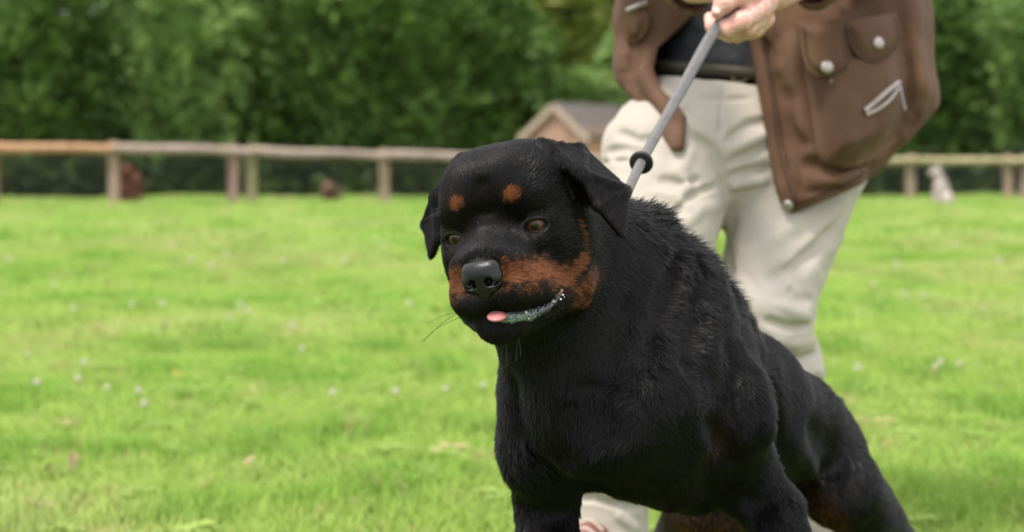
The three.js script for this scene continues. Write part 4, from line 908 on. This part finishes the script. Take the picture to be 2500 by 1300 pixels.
const segDist = (p, a, b) => { const d = [b[0] - a[0], b[1] - a[1], b[2] - a[2]], q = [p.x - a[0], p.y - a[1], p.z - a[2]], h = clamp((q[0] * d[0] + q[1] * d[1] + q[2] * d[2]) / (d[0] ** 2 + d[1] ** 2 + d[2] ** 2)); return Math.hypot(q[0] - d[0] * h, q[1] - d[1] * h, q[2] - d[2] * h); };
const tanStrokes = [
  [[0.030, -0.048, 0.070], [0.046, -0.055, 0.030], 0.019, 1], [[0.046, -0.058, 0.030], [0.068, -0.068, -0.008], 0.015, 1],
  [[0.068, -0.068, -0.008], [0.086, -0.052, -0.040], 0.009, 0.9], [[0.086, -0.052, -0.040], [0.083, -0.012, -0.042], 0.0042, 0.7],
  [[0.066, -0.084, -0.030], [0.106, -0.082, -0.085], 0.016, 0.62], [[0.062, -0.098, -0.02], [0.075, -0.108, -0.06], 0.008, 0.45],
];
const chestSpots = [[P(1742, 1072, 2.57), 0.034, 0.07], [P(1748, 1090, 2.58), 0.018, 0.11]];
function coat(x, y, z, pick = -1) {
  const p = toHead(x, y, z).clone();
  let tan = 0;
  const n = fbm(x * 60, y * 60, z * 60, 3);
  if (p.length() < 0.19) {
    const q = { x: Math.abs(p.x), y: p.y, z: p.z };
    tan = Math.max(tan, 1 - smooth(0.75, 1.15, Math.hypot((q.x - 0.031) / 0.0100, (q.y - 0.036) / 0.0082, (q.z - 0.014) / 0.03) + 0.35 * n));
    for (const [a, b, r, w] of tanStrokes) tan = Math.max(tan, w * (1 - smooth(0.35, 1.45, segDist(q, a, b) / r + 0.75 * n)));
    { const m = smooth(0.0, 0.03, q.z) * smooth(-0.050, -0.085, q.y); tan *= 1 - m * smooth(-0.25, 0.35, n + 0.5 * noise(x * 160, y * 160, z * 160)) * 0.85; } // dark whisker rows and ticking
    if (q.x < 0.02 && q.z > 0.04) tan *= smooth(0.010, 0.024, q.x + 0.005 * n);         // dark stripe under and over the nose
    tan *= 1 - 0.8 * (1 - smooth(0.004, 0.016, Math.abs(q.y + 0.090 - 0.3 * Math.max(0, q.x - 0.05)) + 0.006 * n)) * smooth(-0.02, 0.02, q.z); // dark lips
  } else {
    for (const [c, r, w] of chestSpots) tan = Math.max(tan, w * (1 - smooth(0.4, 1.3, Math.hypot(x - c.x, y - c.y, z - c.z) / r + 0.5 * n)));
    if (y < 0.33 && z < -2.95) { // inner sides of the hind legs, their tan weakened to paint in the shade
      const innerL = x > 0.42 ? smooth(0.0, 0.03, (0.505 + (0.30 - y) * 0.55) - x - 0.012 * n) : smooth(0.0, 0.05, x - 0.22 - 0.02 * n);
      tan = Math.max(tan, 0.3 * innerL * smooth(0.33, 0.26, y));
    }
    if (y < 0.17) tan = Math.max(tan, smooth(0.17, 0.11, y + 0.02 * n));
  }
  if (pick >= 0) tan = mix(tan, tan > 0.12 + 0.76 * pick ? 1 : tan * 0.25, tan > 0.25 ? 0.75 : 0);
  const rust = 0.35 * smooth(0.0, 0.5, fbm(x * 9, y * 9, z * 9, 2) + 0.1);
  return [0, 1, 2].map((i) => mix(mix(BLACK[i], BROWN[i], rust), TAN[i], tan));
}
const dogSkin = std(1, 1, 1, 0.62, { vertexColors: true });
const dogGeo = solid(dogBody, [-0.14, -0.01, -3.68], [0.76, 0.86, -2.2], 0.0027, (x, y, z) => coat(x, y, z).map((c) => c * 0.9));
stage('dog mesh ' + dogGeo.index.count / 3);
part('body', dogGeo, dogSkin, dogGroup);

// --- nose leather
{
  const f = new Field();
  f.box(hp(0, -0.0415, 0.074), [0.0125, 0.0075, 0.006], 0.0110, 0.006, 0, headQ);
  f.ell(hp(0, -0.039, 0.083), [0.0162, 0.0145, 0.012], 0.008, 0, headQ);
  f.ell(hp(0, -0.057, 0.083), [0.0085, 0.0095, 0.0085], 0.006, 0, headQ);
  for (const s of [-1, 1]) {
    f.ell(hp(0.0145 * s, -0.045, 0.0815), [0.0085, 0.0105, 0.0105], 0.006, 0, headQ);
    f.ell(hp(0.0105 * s, -0.0475, 0.0955), [0.0046, 0.0052, 0.012], 0.003, 1, eul(0, 0.25 * s, 0));
    f.cone(hp(0.0125 * s, -0.0505, 0.0925), hp(0.0235 * s, -0.0465, 0.082), 0.0024, 0.0022, 0.003, 1);
  }
  f.fold([hp(0, -0.047, 0.098), hp(0, -0.068, 0.092)], 0.0018, -0.003);
  f.warp((x, y, z) => noise(x * 900, y * 900, z * 900), 0.0001);
  const c = hp(0, -0.045, 0.078);
  const m = phys(0.0035, 0.0036, 0.004, 0.35, { specularIntensity: 0.8 });
  part('nose', solid(f, c.map((v) => v - 0.036), c.map((v) => v + 0.036), 0.0011), m, dogGroup);
}
// --- eyes: ball with brown iris, dark pupil and a clear wet cornea
for (const s of [-1, 1]) {
  const q = eul(0, 0.24 * s - 0.03, 0.0).multiply(new THREE.Quaternion().setFromEuler(new THREE.Euler(0.08, 0, 0)));
  const R = 0.0132, ball = new THREE.SphereGeometry(R, 48, 48).rotateX(Math.PI / 2), pos = ball.attributes.position, col = [];
  for (let i = 0; i < pos.count; i++) {
    const ang = Math.acos(clamp(pos.getZ(i) / R, -1, 1)), th = Math.atan2(pos.getY(i), pos.getX(i));
    const fibre = 0.25 * noise(Math.cos(th) * 6, Math.sin(th) * 6, ang * 3);
    if (ang < 0.36) col.push(0.003, 0.003, 0.003);
    else if (ang < 0.76) { const k = 1 + fibre; col.push(0.085 * k, 0.029 * k, 0.008 * k); }
    else if (ang < 0.84) col.push(0.014, 0.008, 0.006);
    else col.push(0.05, 0.035, 0.03);
  }
  ball.setAttribute('color', new THREE.Float32BufferAttribute(col, 3));
  const eye = part('eye', ball, phys(1, 1, 1, 0.6, { vertexColors: true, specularIntensity: 0.2, clearcoat: 0.75, clearcoatRoughness: 0.01 }), dogGroup);
  eye.position.set(...hp(0.0465 * s, -0.0005, -0.0025)); eye.quaternion.copy(q);
  // wet dark rim of the lids
  const pts = [];
  for (let i = 0; i < 20; i++) { const a = i / 20 * Math.PI * 2; pts.push(V(Math.cos(a) * 0.0134, Math.sin(a) * 0.0070 - 0.0008, 0.0118 - 0.0055 * Math.cos(a) ** 2)); }
  const rim = part('eye_rim', tube(pts, 0.0011, 60, 6, true), phys(0.004, 0.004, 0.004, 0.55), dogGroup);
  rim.position.copy(eye.position); rim.quaternion.copy(eul(0, 0.30 * s, 0));
}
// --- mouth: grey lower lip and gum, small teeth, pink tongue tip
{
  const f = new Field();
  const gum = [[0.002, -0.0905, 0.072], [0.018, -0.0935, 0.067], [0.033, -0.0968, 0.046], [0.047, -0.0945, 0.022], [0.060, -0.0850, 0.000]];
  f.chain(gum.map((p) => hp(...p)), [0.004, 0.0058, 0.0062, 0.0055, 0.003], 0.004);
  f.warp((x, y, z) => noise(x * 260, y * 260, z * 260), 0.0009);
  const c = hp(0.03, -0.092, 0.035);
  const geo = solid(f, c.map((v) => v - 0.06), c.map((v) => v + 0.06), 0.0013, (x, y, z) => { const p = toHead(x, y, z), t = smooth(0.034, 0.046, p.x + 0.004 * noise(x * 200, y * 200, z * 200)), u = 0.75 + 0.5 * noise(x * 300, y * 300, z * 300); return [mix(0.14, 0.012, t) * u, mix(0.185, 0.02, t) * u, mix(0.18, 0.024, t) * u]; });
  part('lower_lip', geo, phys(1, 1, 1, 0.25, { vertexColors: true, clearcoat: 0.6, clearcoatRoughness: 0.15 }), dogGroup);
  const back = new Field();
  back.chain([hp(0.050, -0.0855, 0.016), hp(0.062, -0.0805, 0.002)], [0.0035, 0.003], 0.003);
  part('inner_lip', solid(back, hp(0.056, -0.083, 0.009).map((v) => v - 0.02), hp(0.056, -0.083, 0.009).map((v) => v + 0.02), 0.0012), phys(0.30, 0.10, 0.11, 0.25, { clearcoat: 0.7 }), dogGroup);
  const ivory = phys(0.55, 0.53, 0.44, 0.3, { clearcoat: 0.5 });
  for (const [x, y, z, r] of [[0.0325, -0.0930, 0.0535, 0.0024], [0.0365, -0.0940, 0.0470, 0.0015], [0.0545, -0.0885, 0.0165, 0.0022]]) {
    const t = new THREE.SphereGeometry(r, 12, 10); t.scale(0.9, 1.35, 0.9);
    const o = part('tooth', t, ivory, dogGroup); o.position.set(...hp(x, y, z)); o.quaternion.copy(headQ);
  }
  const tf = new Field();
  tf.ell(hp(0.0060, -0.0882, 0.0765), [0.0112, 0.0040, 0.012], 0.004, 0, eul(0.30, 0, -0.20));
  tf.fold([hp(0.005, -0.082, 0.07), hp(0.0045, -0.0845, 0.086)], 0.0016, -0.001);
  const tc = hp(0.0065, -0.0878, 0.0775);
  part('tongue', solid(tf, tc.map((v) => v - 0.018), tc.map((v) => v + 0.018), 0.0011), phys(0.46, 0.165, 0.17, 0.5, { clearcoat: 0.2, clearcoatRoughness: 0.3 }), dogGroup);
}
{ // flecks of saliva along the near lip
  const r = mulberry(23), list = [];
  const way = [[0.022, -0.0925, 0.070], [0.036, -0.0950, 0.050], [0.049, -0.0925, 0.026], [0.062, -0.0845, 0.003]];
  for (let i = 0; i < 9; i++) { const t = r() * (way.length - 1), k = Math.min(way.length - 2, Math.floor(t)), u = t - k, g = new THREE.SphereGeometry(0.0005 + 0.0011 * r() * r(), 8, 6); g.scale(1, 0.8, 1); g.translate(...hp(mix(way[k][0], way[k + 1][0], u) + 0.0045 + 0.002 * r(), mix(way[k][1], way[k + 1][1], u) + (r() - 0.5) * 0.009, mix(way[k][2], way[k + 1][2], u) + 0.004)); list.push(g); }
  const o = part('saliva', mergeGeometries(list), phys(0.7, 0.72, 0.72, 0.2), dogGroup); o.userData.kind = 'stuff';
}
// --- coat: short overlapping hairs in small tufts
const noseTip = [0, -0.03, 0.10];
const spineDir = P(2010, 1000, 3.35).sub(P(1450, 600, 2.55)).normalize();
function flow(x, y, z, out, n) { // the lie of the hair
  const p = toHead(x, y, z).clone(), d = p.length();
  const head = V(p.x * 1.2, p.y - noseTip[1] + 0.02, p.z - noseTip[2]).normalize().transformDirection(headM);
  const low = smooth(0.42, 0.28, y);
  const along = n ? smooth(0.95, 0.35, Math.abs(n.dot(spineDir))) : 1;
  const body = spineDir.clone().multiplyScalar(mix(0.8, 0.15, low) * along).add(V(0, mix(-0.55, -1, low), 0));
  body.x += 0.40 * noise(x * 7, y * 7, z * 7 + 4); body.y += 0.35 * noise(x * 7 + 9, y * 7, z * 7); body.z += 0.35 * noise(x * 7, y * 7 + 5, z * 7);
  body.x += 0.25 * noise(x * 26, y * 26, z * 26); body.y += 0.2 * noise(x * 26, y * 26 + 3, z * 26);
  const t = smooth(0.13, 0.19, d);
  return out.copy(head).multiplyScalar(1 - t).addScaledVector(body.normalize(), t);
}
function tuftGeometry(hairs, spread, seed, lift, bend) { // hairs lie along +z, up is +y, length 1
  const r = mulberry(seed), list = [];
  for (let i = 0; i < hairs; i++) {
    const ox = (r() - 0.5) * spread, oz = (r() - 0.5) * spread, yaw = (r() - 0.5) * 0.7, L = 0.65 + 0.5 * r(), up = lift * (0.6 + 0.8 * r()), w = 0.026 + 0.016 * r(), pts = [], ws = [];
    for (let k = 0; k <= 3; k++) { const t = k / 3, s = t * L; pts.push([ox + Math.sin(yaw) * s, up * Math.sin(t * (1.4 + bend)) * 0.8 - 0.04 * (1 - t), oz + Math.cos(yaw) * s]); ws.push(w * (k === 3 ? 0.15 : 1 - 0.25 * t)); }
    const tilt = (r() - 0.5) * 0.7, side = [Math.cos(yaw) * Math.cos(tilt), Math.sin(tilt), -Math.sin(yaw) * Math.cos(tilt)], u = V(-Math.sin(tilt), Math.cos(tilt), -0.25).normalize();
    list.push(ribbon(pts, ws, side, A3(u)));
  }
  return mergeGeometries(list);
}
{
  const variants = [tuftGeometry(6, 0.55, 1, 0.15, 0.3), tuftGeometry(6, 0.55, 2, 0.18, 0.5), tuftGeometry(6, 0.6, 3, 0.21, 0.2), tuftGeometry(7, 0.6, 4, 0.21, 0.3), tuftGeometry(7, 0.6, 5, 0.26, 0.4)];
  const lists = [[], [], [], [], []], F = V(0, 0, 0), X = V(0, 0, 0), N = V(0, 0, 0), m = new THREE.Matrix4();
  const eyesW = [-1, 1].map((s) => V(...hp(0.0485 * s, 0, 0.010))), gumW = [[0.012, -0.091, 0.075], [0.03, -0.093, 0.056], [0.042, -0.0935, 0.036], [0.055, -0.088, 0.014]].map((p) => V(...hp(...p))), noseW = V(...hp(0, -0.045, 0.086));
  const q = V(0, 0, 0), earTri = ears.flatMap((e) => { const v = e.map((p) => V(...p)); return [[0, 1, 2], [1, 3, 2], [2, 3, 5], [5, 3, 4]].map(([a, b, c]) => new THREE.Triangle(v[a], v[b], v[c])); }), eq = V(0, 0, 0);
  const earAt = (p) => { let d = 1; if (p.z < -0.13 || Math.abs(p.x) < 0.05) return d; for (const t of earTri) { t.closestPointToPoint(p, eq); d = Math.min(d, eq.distanceTo(p)); } return d; };
  const bare = (x, y, z) => { q.set(x, y, z); if (noseW.distanceTo(q) < 0.0235) return true; for (const e of eyesW) { const l = q.clone().sub(e).transformDirection(headInv).multiplyScalar(e.distanceTo(q)); if ((l.x / 0.0150) ** 2 + (l.y / 0.0095) ** 2 < 1 && Math.abs(l.z) < 0.02) return true; } for (const g of gumW) if (g.distanceTo(q) < 0.0085) return true; return false; };
  const ruffA = P(1545, 520, 2.58), ruffB = P(1720, 700, 2.8);
  scatter(dogGeo, 1e6, (x, y, z) => {
    const d = toHead(x, y, z).length();
    if (y < 0.22) return 30000;
    if (z < -3.05) return 90000;
    return d < 0.16 ? 420000 : 190000;
  }, (x, y, z, n, r) => {
    if (bare(x, y, z)) return;
    const h = toHead(x, y, z).clone(), d = h.length();
    let L;
    const hs = smooth(0.125, 0.2, d);
    const face = h.z > 0.03 ? 0.0046 : h.z > -0.03 ? 0.0070 : 0.0088;
    const ruff = 1 - smooth(0.04, 0.10, segDist({ x, y, z }, A3(ruffA), A3(ruffB)));
    const clump = 0.5 + 0.5 * noise(x * 38, y * 38, z * 38);
    L = mix(face, 0.0095 + 0.013 * ruff * (0.5 + clump) + 0.007 * clump * smooth(0.2, 0.3, d) * smooth(-3.0, -2.7, z), hs);
    const onEar = earAt(h) < 0.012 && Math.abs(h.x) > 0.066; if (onEar) L = 0.0045;
    if (z < -2.9) L = Math.min(L, 0.0095);
    if (y < 0.32) L = Math.min(L, 0.0095);
    for (const e of eyesW) L *= mix(0.4, 1, smooth(0.012, 0.028, Math.hypot(x - e.x, y - e.y, z - e.z)));
    L *= 0.8 + 0.45 * r();
    flow(x, y, z, F, n); if (onEar) F.set(Math.sign(h.x) * 0.35, -1, 0.25).transformDirection(headM);
    N.copy(n); F.addScaledVector(N, -F.dot(N));
    if (F.lengthSq() < 1e-5) return; F.normalize();
    const spin = (r() - 0.5) * (0.35 + 0.5 * ruff); F.applyAxisAngle(N, spin);
    const rise = 0.03 + 0.13 * r() + ruff * 0.42 * r() + 0.05 * hs; // how far the tuft stands off the skin
    X.crossVectors(N, F); N.applyAxisAngle(X, -rise); F.applyAxisAngle(X, -rise);
    const w = mix(0.75, 0.62, hs) * (d < 0.16 ? 1.1 : 1);
    m.makeBasis(X.clone().multiplyScalar(L * w), N.clone().multiplyScalar(L), F.clone().multiplyScalar(L));
    m.setPosition(x, y, z);
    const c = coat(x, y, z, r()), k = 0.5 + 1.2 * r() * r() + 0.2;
    lists[d < 0.165 ? 3 + Math.floor(r() * 2) : Math.floor(r() * 3)].push({ m: m.clone(), c: [c[0] * k, c[1] * k, c[2] * k] });
  }, 77);
  const hair = phys(1, 1, 1, 0.40, { side: THREE.DoubleSide, specularIntensity: 0.32 });
  let total = 0;
  lists.forEach((l, i) => { total += l.length; copies('fur', variants[i], hair, l, dogGroup); });
  stage('fur ' + total);
}
// --- whiskers
{
  const hair = std(0.012, 0.011, 0.011, 0.4), list = [], r = mulberry(9);
  const w = (x, y, z, dx, dy, dz, L) => {
    const a = V(...hp(x, y, z)), d = V(dx, dy, dz).normalize().transformDirection(headM), s = V(0, -1, 0);
    const pts = [a, a.clone().addScaledVector(d, L * 0.5).addScaledVector(s, L * 0.04), a.clone().addScaledVector(d, L).addScaledVector(s, L * 0.22)];
    list.push(tube(pts, 0.00024, 10, 4));
  };
  for (let i = 0; i < 3; i++) { w(-0.040 + 0.006 * r(), -0.056 - 0.03 * r(), 0.04 + 0.04 * r(), -1, -0.5 + 0.7 * r(), -0.15, 0.035 + 0.025 * r()); w(0.042, -0.055 - 0.02 * r(), 0.045 + 0.03 * r(), 1, 0.2 + 0.3 * r(), 0.35, 0.02 + 0.012 * r()); }
  for (let i = 0; i < 4; i++) w((r() - 0.5) * 0.05, -0.117 + 0.004 * r(), 0.045 + 0.015 * r(), (r() - 0.5) * 0.5, -1, 0.25, 0.018 + 0.018 * r());
  for (let i = 0; i < 5; i++) w(-0.045 + 0.01 * r(), 0.03 + 0.008 * r(), 0.006, -0.8, 0.2 - 0.3 * r(), 0.4, 0.02 + 0.014 * r());
  const o = part('whiskers', mergeGeometries(list), hair, dogGroup); o.userData.kind = 'stuff';
}
stage('built');
renderer.render(scene, camera);
